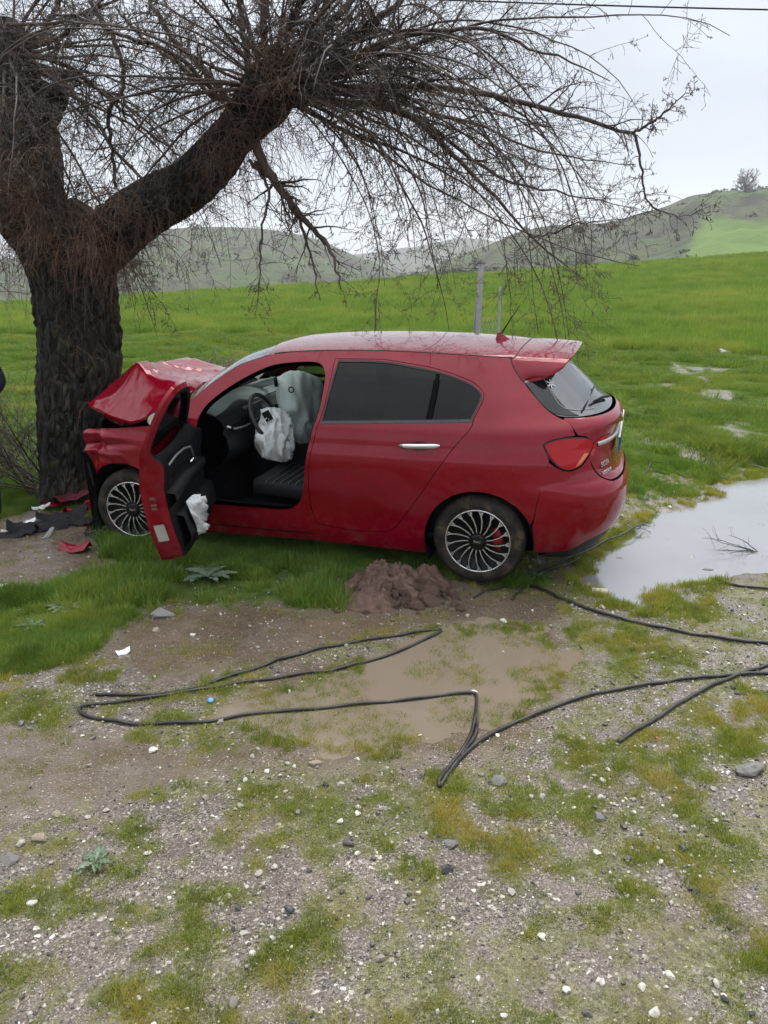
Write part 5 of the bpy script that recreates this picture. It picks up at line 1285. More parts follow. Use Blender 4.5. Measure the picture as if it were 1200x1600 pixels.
def grass_mat(name, lo, mid, hi, trans=.35, vs_=.8):
    m = NT(name); oi = m.n("ShaderNodeObjectInfo"); at = m.n("ShaderNodeAttribute"); at.attribute_name = "bl"
    f = m.math('ADD', m.math('MULTIPLY', oi.outputs['Random'], .68), m.math('MULTIPLY', at.outputs['Fac'], .32))
    c = m.ramp(f, [(0, lo), (.5, mid), (1, hi)])
    gp = m.n("ShaderNodeNewGeometry").outputs['Position']
    c = m.mix(m.rng(m.noise(vs_, 5, gp, rough=.65), .50, .66, 0, .75), c, tuple(q*a for q, a in zip(hi, (1.15, .95, .9)))); c = m.mix(m.rng(m.noise(vs_*2.7, 4, gp), .54, .68, 0, .55), c, tuple(q*.75 for q in lo))
    m.set(Base_Color=c, Roughness=.42, Specular_IOR_Level=.35)
    tr = m.n("ShaderNodeBsdfTranslucent"); m.l(m.mix(1.0, c, (1.2, 1.25, .6), 'MULTIPLY'), tr.inputs[0]); mx = m.n("ShaderNodeMixShader"); mx.inputs[0].default_value = trans
    m.l(m.b.outputs[0], mx.inputs[1]); m.l(tr.outputs[0], mx.inputs[2]); m.l(mx.outputs[0], m.o.inputs[0]); return m.m
def tuft(name, n, rad, h0, h1, wd, lean, mat, seed, segs=3):
    rg = np.random.default_rng(seed); V = []; F = []; B_ = []
    for i in range(n):
        a = rg.uniform(0, 2*math.pi); r = rad*math.sqrt(rg.uniform()); x, y = r*math.cos(a), r*math.sin(a); h = rg.uniform(h0, h1)*(1-.4*r/rad)
        da = a+rg.normal(0, .9); l = lean*h*rg.uniform(.3, 1.3)*(.4+.8*r/rad); w_ = wd*rg.uniform(.7, 1.3); fa = rg.uniform(0, math.pi); b = len(V); u = rg.uniform()
        for k in range(segs+1):
            t = k/segs; cx, cy, cz = x+l*t**1.8*math.cos(da), y+l*t**1.8*math.sin(da), h*(t-.18*t*t*l/h)-.004
            ww = w_*(1-t**1.5)*.5+.0001; dx, dy = math.cos(fa)*ww, math.sin(fa)*ww
            if k < segs: V += [(cx-dx, cy-dy, cz), (cx+dx, cy+dy, cz)]; B_ += [u, u]
            else: V.append((cx, cy, cz)); B_.append(u)
        for k in range(segs-1): F.append((b+2*k, b+2*k+1, b+2*k+3, b+2*k+2))
        F.append((b+2*segs-2, b+2*segs-1, b+2*segs))
    me = mesh(name, V, F, mat, link=False); a = me.attributes.new("bl", 'FLOAT', 'POINT'); a.data.foreach_set('value', np.array(B_, np.float32)); return D.objects.new(name, me)
G_L = grass_mat("lush_grass_mat", (.060, .125, .020), (.125, .225, .038), (.25, .34, .075))
G_S = grass_mat("short_grass_mat", (.12, .165, .026), (.23, .27, .042), (.42, .38, .115), .4, 2.2)
G_F = grass_mat("field_grass_mat", (.095, .175, .026), (.155, .255, .042), (.27, .34, .085), .4, .22)
G_M = grass_mat("meadow_grass_mat", (.070, .130, .020), (.125, .205, .034), (.24, .30, .075), .4, .55)
PL = [tuft("blade_tuft", 60, .055, .05, .13, .0045, .55, G_L, i) for i in range(4)]
PS = [tuft("short_tuft", 70, .040, .010, .032, .0022, .8, G_S, 10+i, 2) for i in range(4)]
PM = [tuft("mid_tuft", 46, .035, .020, .062, .0028, .6, G_S, 20+i, 2) for i in range(3)]
PF = [tuft("field_tuft", 80, .16, .05, .14, .010, .7, G_M, 30+i, 2) for i in range(4)]
PC = [tuft("crop_tuft", 90, .30, .22, .42, .022, .35, G_F, 40+i, 2) for i in range(3)]
def sample(n, x0, x1, y0, y1, wf, power=1.0):
    """rejection sampling with density falling with distance"""
    x = rng.uniform(x0, x1, n); y = rng.uniform(y0, y1, n); w_ = wf(x, y); k = rng.random(n) < w_; return x[k], y[k]
inview = lambda x, y, mrg=.6: (np.abs(x) < (y*.56+mrg))
def place(x, y, sink=.0): return np.stack([x, y, height(x, y)-sink], 1)
tread_ = lambda x, y: 1-.0*x
# lush long grass near
def wl(x, y):
    gv, gm, gd, gw = masks(x, y); c = fbm(x*3, y*3, 91); return np.where(inview(x, y), gv*sst(c, .30, .52)*np.clip(1.15-.04*y, .35, 1), 0)
x, y = sample(150000, -6, 3.5, 3.2, 8.6, wl); x = x[:42000]; y = y[:42000]
sc_ = .55+.75*sst(fbm(x*1.6, y*1.6, 93), .35, .7); behind = sst(y, 6.2, 7.2)*(x > -.5); sc_ = sc_*(1-.25*behind)
gn_scatter("long_grass", place(x, y, .005), sc_*rng.uniform(.7, 1.2, len(x)), rng.uniform(0, 6.3, len(x)), PL, "long lush green grass round the tree, the car door and along the verge", "grass")
print("lush", len(x))
# verge and meadow to the crop edge
def wm(x, y):
    gv, gm, gd, gw = masks(x, y); c = fbm(x*1.2, y*1.2, 95); return np.where(inview(x, y, 1), gv*(.30+.70*sst(c, .36, .56))*(1-.75*gw)*np.clip(9/y, 0, 1), 0)
x, y = sample(210000, -16, 17, 7.2, 27, wm); x = x[:75000]; y = y[:75000]
sc_ = (.30+.80*sst(fbm(x*1.1, y*1.1, 97), .38, .62))*(1+.03*(y-8))
gn_scatter("meadow_grass", place(x, y, .01), sc_*rng.uniform(.7, 1.2, len(x)), rng.uniform(0, 6.3, len(x)), PF, "uneven green meadow grass behind the car", "grass"); print("meadow", len(x))
x, y = sample(9000, -16, 17, 7.4, 24, lambda x, y: wm(x, y)*sst(fbm(x*2.3, y*2.3, 117), .50, .62)*.8)
gn_scatter("weed_tufts", place(x, y, .01), rng.uniform(1.1, 2.3, len(x)), rng.uniform(0, 6.3, len(x)), PL, "taller darker weed tufts dotted over the meadow", "grass"); print("weeds", len(x))
# tall crop beyond the edge line
CE = np.array([at_y(x_, y_, 18)[:2] for x_, y_ in [(0, 0)]])
def crop_edge(x): return 19.0-.02*x-.22*np.maximum(x-4, 0)+1.2*(fbm(x*.35, x*0, 99)-.5)
def wc(x, y): return np.where(inview(x, y, 2) & (y > crop_edge(x)+5*(x < 2.5)*sst(-x, -2.5, 4)), np.clip(22/y, 0, 1)**1.6*.95, 0)
x, y = sample(230000, -45, 48, 14, 82, wc); x = x[:60000]; y = y[:60000]
gn_scatter("crop", place(x, y, .03), (.55+.75*fbm(x*.22, y*.3, 101))*(1+.012*(y-18))*rng.uniform(.6, 1.3, len(x)), rng.uniform(0, 6.3, len(x)), PC, "bright green young cereal crop covering the field up to its crest", "crop"); print("crop", len(x))
# low tufts in the gravel
def ws(x, y):
    gv, gm, gd, gw = masks(x, y); dP = sdist(x, y, POND); dQ = sdist(x, y, PUD)
    return np.where(inview(x, y, .3) & (dP > -.02), (gm*(1-gv))*np.clip(4.5/y, 0, 1)*(1-.93*(1-sst(dQ, -.25, .0))), 0)
x, y = sample(150000, -4, 5.5, 1.3, 8.5, ws); x = x[:56000]; y = y[:56000]
c = fbm(x*2.6, y*2.6, 103); sc_ = (.62+.55*sst(c, .4, .65))*rng.uniform(.6, 1.15, len(x))
gn_scatter("short_grass", place(x, y, .003), sc_, rng.uniform(0, 6.3, len(x)), PS, "mossy olive-green grass growing in patches through the gravel", "grass"); print("short", len(x))
x, y = sample(52000, -3.5, 5.5, 1.4, 8.2, lambda x, y: ws(x, y)*sst(fbm(x*4.2, y*4.2, 105, 3), .54, .62)); 
gn_scatter("grass_tufts", place(x, y, .003), rng.uniform(.5, 1.15, len(x)), rng.uniform(0, 6.3, len(x)), PM, "fresher green grass tufts standing in the gravel", "grass"); print("mid", len(x))
x, y = sample(40000, POND[:, 0].min()-.3, POND[:, 0].max()+.3, POND[:, 1].min()-.4, POND[:, 1].max()+.4, lambda x, y: (np.abs(sdist(x, y, POND)+.40*(fbm(x*2.8, y*2.8, 5, 5)-.5)-.03) < .09)*sst(fbm(x*3.5, y*3.5, 113), .42, .56)*.5)
P_ = place(x, y, .0); P_[:, 2] = np.maximum(P_[:, 2], POND_Z-.012)
gn_scatter("bank_grass", P_, rng.uniform(.7, 1.5, len(x)), rng.uniform(0, 6.3, len(x)), PM, "ragged grass along the banks of the large puddle", "grass"); print("bank", len(x))
# sparse blades standing in the puddle
x, y = sample(2600, PUD[:, 0].min(), PUD[:, 0].max(), PUD[:, 1].min(), PUD[:, 1].max(), lambda x, y: (sdist(x, y, PUD) < .1)*sst(fbm(x*5, y*5, 107), .46, .58))
P_ = place(x, y, .0); P_[:, 2] = np.maximum(P_[:, 2], PUD_Z-.012)
gn_scatter("puddle_grass", P_, rng.uniform(.5, .95, len(x)), rng.uniform(0, 6.3, len(x)), PM, "thin grass standing in the shallow muddy water", "grass")
# ---------------- stones
def stone_mesh(name, seed, mat, flat=.65, sub=1):
    import bmesh
    bm = bmesh.new(); bmesh.ops.create_icosphere(bm, subdivisions=sub, radius=1); rg = np.random.default_rng(seed); ax = rg.normal(0, 1, (7, 3)); ax /= np.linalg.norm(ax, axis=1)[:, None]; dd = rg.uniform(.42, .85, 7)
    for v in bm.verts:
        p_ = np.array(v.co)*(1+rg.normal(0, .05))
        for a, d_ in zip(ax, dd):
            k = p_ @ a
            if k > d_: p_ = p_-a*(k-d_)
        v.co = p_*np.array([1, rg.uniform(.9, 1)*.8, flat])
    me = D.meshes.new(name); bm.to_mesh(me); bm.free(); me.materials.append(mat); return me
def stone_mat(name, stops, rough=.5):
    m = NT(name); oi = m.n("ShaderNodeObjectInfo"); c = m.ramp(oi.outputs['Random'], stops); n = m.noise(40, 5)
    m.set(Base_Color=m.mix(m.rng(n, .4, .7, 0, .35), c, (.11, .09, .07)), Roughness=rough, Specular_IOR_Level=.5); return m.m
SM = stone_mat("gravel_mat", [(0, (.024, .024, .027)), (.22, (.06, .055, .052)), (.45, (.16, .135, .11)), (.68, (.27, .245, .21)), (.88, (.46, .43, .38)), (1, (.72, .70, .65))])
PR = [D.objects.new("pebble", stone_mesh("pebble", i, SM)) for i in range(6)]
def wg(x, y):
    gv, gm, gd, gw = masks(x, y); dP = sdist(x, y, POND); c = fbm(x*3.1, y*3.1, 111)
    return np.where(inview(x, y, .3) & (dP > .02), (1-.8*gv)*(1-.72*gd)*(.25+.75*sst(c, .35, .6))*np.clip(3.2/y, 0, 1)**1.3, 0)
x, y = sample(210000, -4, 5.5, 1.3, 8.2, wg); x = x[:62000]; y = y[:62000]; N = len(x)
s = .0022*np.exp(rng.normal(0, .55, N)); s = np.clip(s, .0012, .016)*(1+.10*y)*1.15
gn_scatter("gravel", place(x, y, 0)+np.stack([0*s, 0*s, s*.25], 1), s, rng.uniform(0, 6.3, N), PR, "loose grey, black and white gravel over the verge", "gravel", tilt=(rng.normal(0, .4, N), rng.normal(0, .4, N))); print("gravel", N)
x, y = sample(48000, -3.5, 4.5, 1.4, 6.5, lambda x, y: wg(x, y)*.5*sst(fbm(x*2.1, y*2.1, 115, 3), .36, .58)); N = len(x); s = .0062*np.exp(rng.normal(0, .52, N)); s = np.clip(s, .003, .026)
SM2 = stone_mat("pebble_mat", [(0, (.03, .03, .034)), (.25, (.10, .095, .09)), (.5, (.30, .28, .24)), (.75, (.42, .39, .34)), (1, (.66, .63, .56))])
PR2 = [D.objects.new("pebble", stone_mesh("pebble", 20+i, SM2, .6, 2)) for i in range(6)]
gn_scatter("pebbles", place(x, y, 0)+np.stack([0*s, 0*s, s*.2], 1), s, rng.uniform(0, 6.3, N), PR2, "larger pale and dark pebbles among the gravel", "gravel", tilt=(rng.normal(0, .3, N), rng.normal(0, .3, N))); print("pebbles", N)
# stones one can point to
WHS = simple("white_stone", (.62, .60, .55), .55, 0, .15, 30, .002, 80); GRS = simple("grey_stone", (.20, .19, .18), .5, 0, .3, 20, .003, 60); TAS = simple("tan_stone", (.33, .27, .20), .6, 0, .25, 18, .003, 60); BKS = simple("black_stone", (.022, .022, .026), .4, 0, .3, 20); REDS = simple("rust_stone", (.26, .10, .06), .6, 0, .25, 18)
STN = [(255,962,40,GRS,"largest grey rounded stone at the edge of the grass below the car door"),(246,985,18,TAS,"small tan stone just below the large grey one"),
 (787,972,15,WHS,"round white stone on the mud left of the rear wheel cable"),(738,1086,22,WHS,"flat white stone under the bend of the middle cable"),
 (934,1334,18,WHS,"bright white stone alone on the gravel at the right"),(50,1412,18,WHS,"white square stone near the left edge of the gravel"),
 (231,1334,17,WHS,"white stone among moss in the left foreground"),(60,1312,28,TAS,"flat tan stone at the left edge of the gravel"),(16,1345,34,GRS,"grey brown rock cut by the left picture edge"),
 (90,1273,19,TAS,"cream stone in the brown mud strip at the left"),(492,1195,22,TAS,"yellowish stone beside the grass tuft under the puddle"),(560,1272,15,WHS,"white stone right of centre in the gravel patch"),
 (705,1320,30,GRS,"dark flat grey slab in the middle gravel"),(697,1362,28,BKS,"black lump of asphalt below the grey slab"),(935,1278,24,GRS,"grey stone beside a moss tuft at the right"),(846,1465,18,WHS,"white pebble stone in the lower right moss"),
 (1027,1155,10,REDS,"small reddish stone right of the cable end"),(1168,1205,52,GRS,"wide grey stone half buried at the right edge, below the cables"),(240,1172,18,WHS,"white stone in the mud under the long cable"),
 (570,513+0,14,WHS,None),(1130,554,30,GRS,"pale flat stone in the wet meadow at the right"),(1048,1525,20,WHS,"white stone at the bottom right corner of the gravel"),(780,1222,30,GRS,"dark wet stone just right of the cable bundle"),
 (420,492,24,GRS,"pale grey boulder in the meadow beyond the bonnet"),(1085,1395,18,BKS,"black pebble stone on the right-hand gravel"),(885,1550,20,WHS,"white stone low in the centre right foreground"),(395,1490,14,WHS,"small white round stone low in the left foreground")]
for i, (px, py, wd, mt, lab) in enumerate(STN):
    if lab is None: continue
    p = ground_at(px, py); d = pix_dir(px, py); depth = p[1]/d[1]; r = .5*wd*depth/FOC
    o = D.objects.new("stone", stone_mesh("stone", 100+i, mt, .55, 3)); COL.objects.link(o); o.location = (p[0], p[1], p[2]+r*.12); o.scale = (r, r, r); o.rotation_euler = (0, 0, i*1.3); tag(o, lab, "stone")
# ---------------- mound of churned soil by the rear wheel
m = NT("churned_soil"); P = m.co(); n = m.noise(28, 8, P, rough=.7)
m.set(Base_Color=m.ramp(n, [(.3, (.050, .026, .018)), (.5, (.105, .060, .042)), (.7, (.17, .105, .075))]), Roughness=.62); m.bump(m.noise(45, 8, P, rough=.75), .012, 1); SOIL = m.m
c = ground_at(612, 925); 
nn_ = 150; xs = np.linspace(-.52, .52, nn_); ys = np.linspace(-.36, .36, 110); A, Bq = np.meshgrid(xs, ys)
e1 = np.exp(-(((A+.02)/.24)**2+((Bq-.02)/.18)**2)**1.4); e2 = np.exp(-(((A-.25)/.11)**2+((Bq-.13)/.12)**2)**1.3); e3 = np.exp(-(((A+.12)/.16)**2+((Bq+.16)/.12)**2)**1.3)
clod = 1-np.abs(fbm(A*11, Bq*11, 121, 4)*2-1); clod2 = 1-np.abs(fbm(A*26, Bq*26, 127, 3)*2-1)
hh_ = np.maximum(np.maximum(.165*e1, .11*e2), .075*e3)*(.22+1.0*clod**1.5+.35*(clod2-.5)); ed = np.maximum(np.maximum(e1, e2), e3)
Zm = height(A+c[0], Bq+c[1])-c[2]+np.where(ed > .04, hh_+.004, -.03)
mb = MB(); mb.grid(np.stack([A, Bq, Zm], -1).transpose(1, 0, 2)[:, ::-1]); mo = mb.build("soil_mound", SOIL); mo.location = (c[0], c[1], c[2]); tag(mo, "heap of reddish brown churned soil thrown up in front of the rear wheel", "soil heap")
CL = [D.objects.new("clod", stone_mesh("clod", 300+i, SOIL, .8, 2)) for i in range(4)]
N = 1300; a = rng.normal(0, 1, (N, 2))*np.array([.17, .12])+np.array([c[0]+.03, c[1]-.01]); s = np.exp(rng.normal(0, .55, N))*.017
hz_ = np.interp(np.hypot((a[:, 0]-c[0])/.28, (a[:, 1]-c[1])/.20), [0, .5, 1, 1.5], [.125, .09, .02, 0])
gn_scatter("soil_clods", np.stack([a[:, 0], a[:, 1], height(a[:, 0], a[:, 1])+hz_], 1), s, rng.uniform(0, 6.3, N), CL, "clods of wet soil scattered over and round the churned heap", "soil", tilt=(rng.normal(0, .6, N), rng.normal(0, .6, N)))
# ---------------- broad-leaved weeds
LEAFM = grass_mat("weed_leaf", (.05, .10, .04), (.10, .17, .08), (.16, .24, .13), .25)
def weed(px, py, R_, n, label, mat=LEAFM, seed=0):
    p = ground_at(px, py); o = empty("weed", p, label, "weed"); rg = np.random.default_rng(seed)
    for i in range(n):
        a = 2*math.pi*i/n+rg.normal(0, .25); L = R_*rg.uniform(.65, 1.05); up = rg.uniform(.25, .6); V = []; F = []; K = 9
        for k in range(K+1):
            t = k/K; r = L*t; z = up*L*t*(1.2-.9*t)+.01; w_ = .17*L*math.sin(math.pi*min(1, t*.93+.05))**.7*(1+.35*(-1)**k)
            for s in (-1, 0, 1): V.append((r*math.cos(a)-s*w_*math.sin(a), r*math.sin(a)+s*w_*math.cos(a), z+abs(s)*.014))
        for k in range(K): F += [(3*k, 3*k+1, 3*k+4, 3*k+3), (3*k+1, 3*k+2, 3*k+5, 3*k+4)]
        me = mesh("leaf", V, F, mat, o); at = me.data.attributes.new("bl", 'FLOAT', 'POINT'); at.data.foreach_set('value', np.full(len(V), rg.uniform(), np.float32))
SILV = grass_mat("thistle_leaf", (.12, .17, .12), (.18, .25, .17), (.28, .34, .25), .2)
weed(325, 905, .20, 11, "silvery thistle rosette in the grass below the open door", SILV, 1); weed(470, 870, .12, 8, "small broad-leaved weed at the sill between door and rear wheel", LEAFM, 2)
weed(105, 955, .13, 10, "broad-leaved green weed in the long grass at the left", LEAFM, 3); weed(52, 985, .10, 9, "lower leafy weed at the left edge of the long grass", LEAFM, 4); weed(150, 1355, .07, 10, "flat bluish-green weed rosette on the left gravel", SILV, 5); weed(840, 905, .10, 9, "dark green weed under the rear bumper", LEAFM, 6)
# ================================================================ cables
m = NT("black_hose"); m.set(Base_Color=m.ramp(m.noise(7, 6, rough=.7), [(.45, (.011, .011, .012)), (.62, (.035, .030, .025)), (.75, (.10, .08, .06))]), Roughness=.42); CBL = m.m
def hose(px, label, r=.0105, lift=None, name="cable"):
    P_ = np.array([ground_at(x, y) for x, y in px]); Q = catmull(P_, 9); Q = resample(Q, max(24, len(px)*9)); Q[:, 2] = height(Q[:, 0], Q[:, 1])
    Q[:, 2] = np.maximum(Q[:, 2], np.where(sdist(Q[:, 0], Q[:, 1], PUD) < .1, PUD_Z-.002, -9))+r*.7+.006*np.sin(np.arange(len(Q))*.21)**2
    if lift is not None: Q[:, 2] += np.interp(np.linspace(0, 1, len(Q)), np.linspace(0, 1, len(lift)), lift)
    return tag(MB().tube(Q, r*.86, 10).build(name, CBL), label, "cable")
A1 = [(150,1087),(210,1088),(262,1085),(300,1078),(350,1062),(400,1046),(450,1029),(500,1015),(560,1004),(620,995),(665,988),(688,988),(684,995),(655,1008),(620,1022),(575,1036),(520,1049),(450,1058),(380,1068),(330,1077),(270,1086),(200,1097),(140,1104),(124,1110),(135,1120),(180,1129),(240,1133),(320,1130),(400,1122),(480,1114),(560,1106),(640,1098),(700,1092),(736,1089),(744,1094),(743,1120),(736,1148),(722,1175),(700,1202),(686,1222),(687,1233)]
hose(A1, "black cable folded in long loops over the brown puddle, ending in the bundle", .0100)
A2 = [(688,1230),(700,1212),(722,1185),(750,1160),(790,1138),(840,1117),(900,1095),(960,1080),(1030,1069),(1100,1060),(1160,1056),(1230,1052)]
hose(A2, "black cable running from the bundle across the gravel to the right edge", .0110)
hose([(688,1228),(706,1205),(726,1175),(742,1152),(745,1135),(744,1118)], "short doubled length of black cable lying along the bundle", .0095)
hose([(966,1162),(990,1146),(1025,1125),(1060,1102),(1100,1080),(1140,1062),(1180,1048),(1240,1030)], "black cable with its cut end on the gravel at the right", .0115)
hose([(816,912),(840,921),(870,934),(900,946),(940,960),(990,973),(1050,986),(1110,996),(1180,1005),(1260,1012)], "black cable running from the rear wheel to the right edge in front of the puddle", .0125)
hose([(740,935),(775,922),(810,910),(850,893),(890,876),(930,862),(960,850),(985,838),(1008,828)], "thin cable lying from under the rear bumper into the large puddle", .0085, lift=[0,0,0,.01,.03,.05,.055,.055])
hose([(800,938),(832,908),(868,893),(905,880)], "short end of cable crossing under the rear bumper", .0085, lift=[0,.01,.02,.03])
hose([(975,748),(995,745),(1010,738),(1018,724),(1040,724),(1080,733),(1120,745),(1150,756),(1172,761)], "black cable lying in the grass behind the bumper, its end in the puddle", .0115)
hose([(1150,722),(1180,730),(1240,742)], "black cable piece at the right edge above the large puddle", .0105)
hose([(1112,908),(1140,914),(1180,920),(1240,925)], "black cable piece at the right edge on the near bank of the large puddle", .011)
# ================================================================ wreckage and litter on the ground
BR = simple("broken_red", (.17, .0005, .010), .35, 0, .15, 8, coat=.3, spec=.2); BG = simple("broken_black", (.008, .008, .010), .55, 0, .3, 15, spec=.2); LG = simple("lamp_reflector", (.60, .62, .64), .2, .6, .1)
def shard(name, px, py, size, label, mat, seed, cat="debris", lift=.02, rot=0., asp=.5, curl=.35, th=.004):
    """a torn, curved piece of bodywork with thickness"""
    rg = np.random.default_rng(seed); p = ground_at(px, py); n = 9; G = []
    for i in range(n):
        row = []
        for j in range(6):
            u, v = i/(n-1)-.5, j/5-.5; e = 1-.35*abs(u)*rg.uniform(.4, 1.2)
            row.append((u*size+rg.normal(0, .012)*size*2*(i in (0, n-1)), v*size*asp*e+rg.normal(0, .02)*size*(j in (0, 5)), curl*size*(u*u*.8-v*v*1.2)*1.0+.03*size*rg.normal()+.06*size))
        G.append(row)
    G = np.array(G); B_ = G-np.array([0, 0, th]); mb = MB(); mb.grid(G); mb.grid(B_[::-1]); ra = np.concatenate([G[0], G[1:, -1], G[-1, -2::-1], G[-2:0:-1, 0]]); rb = np.concatenate([B_[0], B_[1:, -1], B_[-1, -2::-1], B_[-2:0:-1, 0]]); mb.grid(np.stack([ra, rb], 1), close_u=True)
    o = mb.build(name, mat); o.location = (p[0], p[1], p[2]+lift); o.rotation_euler = (rg.normal(0, .15), rg.normal(0, .15), rot); return tag(o, label, cat)
shard("bumper_fragment", 118, 860, .24, "bright red broken bumper fragment lying alone on the bare ground left of the front wheel", BR, 1, lift=.03, asp=.55, rot=-.2, curl=.6)
shard("bumper_fragment", 87, 796, .20, "dark red bumper fragment against the foot of the tree", BR, 2, lift=.05, rot=.5)
shard("bumper_fragment", 122, 805, .26, "curved maroon bumper strip leaning by the front wheel", BR, 3, lift=.05, rot=1.1, asp=.3, curl=.8)
g1 = shard("grille_fragment", 60, 828, .46, "black plastic grille piece lying left of the tree foot", BG, 4, lift=.03, asp=.35, rot=.35)
shard("grille_fragment", 25, 838, .34, "flat black trim piece at the left edge of the wreckage", BG, 5, lift=.02, asp=.3, rot=.2)
shard("lamp_fragment", 40, 829, .20, "broken headlamp shell with pale reflector on the black grille piece", LG, 6, lift=.065, asp=.22, rot=.15)
shard("trim_fragment", 66, 808, .17, "white narrow trim strip propped on the red fragment at the tree foot", simple("white_trim", (.75, .75, .74), .5), 7, lift=.09, asp=.12, rot=1.0)
shard("trim_fragment", 14, 834, .12, "short white strip beside the flat black trim piece", simple("white_trim_b", (.7, .7, .7), .5), 8, lift=.03, asp=.15, rot=.7)
shard("liner_fragment", 140, 818, .40, "black torn wheel-liner sheet on the ground in front of the front wheel", BG, 9, lift=.02, asp=.4, rot=.1)
shard("bracket_fragment", 98, 785, .22, "grey crumpled grille mesh piece leaning on the tree", simple("mesh_grey", (.10, .10, .10), .6, .3), 10, lift=.10, asp=.6, rot=.4, curl=.3)
shard("bumper_skin", 100, 812, .42, "long black bumper skin lying at the tree foot behind the red strip", BG, 21, lift=.04, rot=.25, asp=.28, curl=.6)
shard("bumper_fragment", 112, 792, .30, "broad dull maroon bumper panel wedged between tree and front wheel", simple("dull_red", (.10, .012, .02), .5, 0, .3, 12), 22, lift=.10, rot=.9, asp=.8, curl=.4)
shard("trim_fragment", 150, 838, .16, "small black splinter of trim in the grass before the front wheel", BG, 23, lift=.03, rot=.2, asp=.25)
shard("trim_fragment", 75, 838, .14, "small grey splinter of trim between grille piece and red fragment", simple("trim_grey_b", (.22, .23, .24), .4), 24, lift=.02, rot=1.3, asp=.3)
shard("plastic_scrap", 193, 1020, .075, "small white and black plastic scrap below the long grass at the left", simple("scrap_white", (.72, .75, .76), .4), 11, "scrap", lift=.012, asp=.6, rot=.4, curl=.8)
shard("plastic_scrap", 5, 925, .06, "white scrap at the left edge in the long grass", simple("scrap_b", (.7, .72, .72), .4), 12, "scrap", lift=.05, asp=.8)
shard("paper_scrap", 505, 918, .09, "pale crumpled scrap left of the churned soil", simple("scrap_paper", (.55, .56, .48), .7), 13, "scrap", lift=.01, asp=.5, rot=.3)
mb = MB(); mb.lathe([(.010, .0), (.0145, .0), (.0150, .010), (.0145, .016), (.012, .018), (0, .018)], 20); o = mb.build("bottle_cap", simple("cap_blue", (.08, .30, .62), .35)); o.location = ground_at(329, 1097, .002); o.rotation_euler = (.4, .2, 0); tag(o, "small blue bottle cap between the two upper cables", "bottle cap")
# short rusty pipe by the rear wheel, sticks and twigs
mb = MB(); p = ground_at(935, 928, .02); mb.lathe([(.016, -.05), (.020, -.05), (.022, .045), (.026, .05), (.021, .054), (.017, .05)], 18, Matrix.Rotation(math.pi/2, 3, 'Y')@Matrix.Rotation(.4, 3, 'X')); o = mb.build("pipe_end", simple("pipe_cream", (.50, .46, .36), .6)); o.location = p; o.rotation_euler = (0, .1, .4); tag(o, "short cream pipe end on the bank of the large puddle", "pipe")
def sticks(px, py, n, L, label, seed, r=.004, flat=.25, name="fallen_twig"):
    rg = np.random.default_rng(seed); p = ground_at(px, py); S = rg.normal(0, .03, (n, 3))*(1, 1, .1); D_ = rg.normal(0, 1, (n, 3))*(1, .6, flat)+np.array([-.8, .1, .25])
    a = grow(S, D_, rg.uniform(.5, 1, n)*L, 9, .05, .12, np.full(n, r), np.full(n, r*.3), rnd=rg); b = side_shoots(*a, 4, .2, .9, .5, 6, .0, .1, .8, .6, .3, r*.25)
    V1, F1 = tubes(*a, 4); V2, F2 = tubes(*b, 3); o = mesh(name, np.concatenate([V1, V2]), np.concatenate([F1, F2+len(V1)]), TWIG); o.location = (p[0], p[1], max(p[2], POND_Z)+.005); return tag(o, label, "twig")
sticks(1180, 878, 5, .42, "bare branching twig floating in the large puddle near its right bank", 1); sticks(1014, 838, 2, .20, "small forked twig in the large puddle behind the bumper", 2, .003)
sticks(985, 822, 4, .14, "clump of debris and stalks at the back edge of the large puddle", 3, .004)
for i, (x, y) in enumerate([(968, 872), (1106, 890)]):
    p = flat_at(x, y, POND_Z); o = D.objects.new("leaf_litter", stone_mesh("leaf_litter", 400+i, BKS, .3, 2)); COL.objects.link(o); o.location = p; s = (.03, .045)[i]; o.scale = (s, s*.7, s*.5); tag(o, ("single dark leaf clod floating near the middle left of the large puddle", "cluster of dark litter floating near the front of the large puddle")[i], "litter")
# thorny bare shrub behind the trunk at the left
sh = at_y(20, 620, 8.0)
rg5 = np.random.default_rng(9); gz_ = float(height(sh[0]-.1, 8.0))
def shrub(cx, cy, n, L, bias, label, seed, grav=.12):
    rg = np.random.default_rng(seed); z = float(height(cx, cy)); S = rg.normal(0, .10, (n, 3))*(1, 1, 0); D_ = rg.normal(0, .55, (n, 3))+np.array(bias)
    a = grow(S, D_, rg.uniform(.6, 1, n)*L, 16, grav, .09, rg.uniform(.5, 1, n)*.010, np.full(n, .0018), rnd=rg); b = side_shoots(*a, 8, .2, .95, .38, 9, .1, .13, .85, .6, .2, .0014); c = side_shoots(*b, 4, .2, .95, .45, 5, .1, .14, .85, .7, .1, .0012)
    o = empty("shrub", (cx, cy, z), label, "shrub"); V1, F1 = tubes(*a, 5); mesh("stem", V1, F1, TWIG, o)
    V2, F2 = tubes(*b, 3); V3, F3 = tubes(*c, 3); tag(mesh("twigs", np.concatenate([V2, V3]), np.concatenate([F2, F3+len(V2)]), TWIG, o), kind='stuff')
shrub(TB[0]-.28, 7.2, 34, 1.7, (-.8, .0, 1.1), "bare thorny shrub growing left of the tree trunk", 5)
shrub(TB[0]-1.0, 7.9, 20, 1.5, (.4, 0, 1.0), "second bare shrub at the left picture edge behind the first", 6)
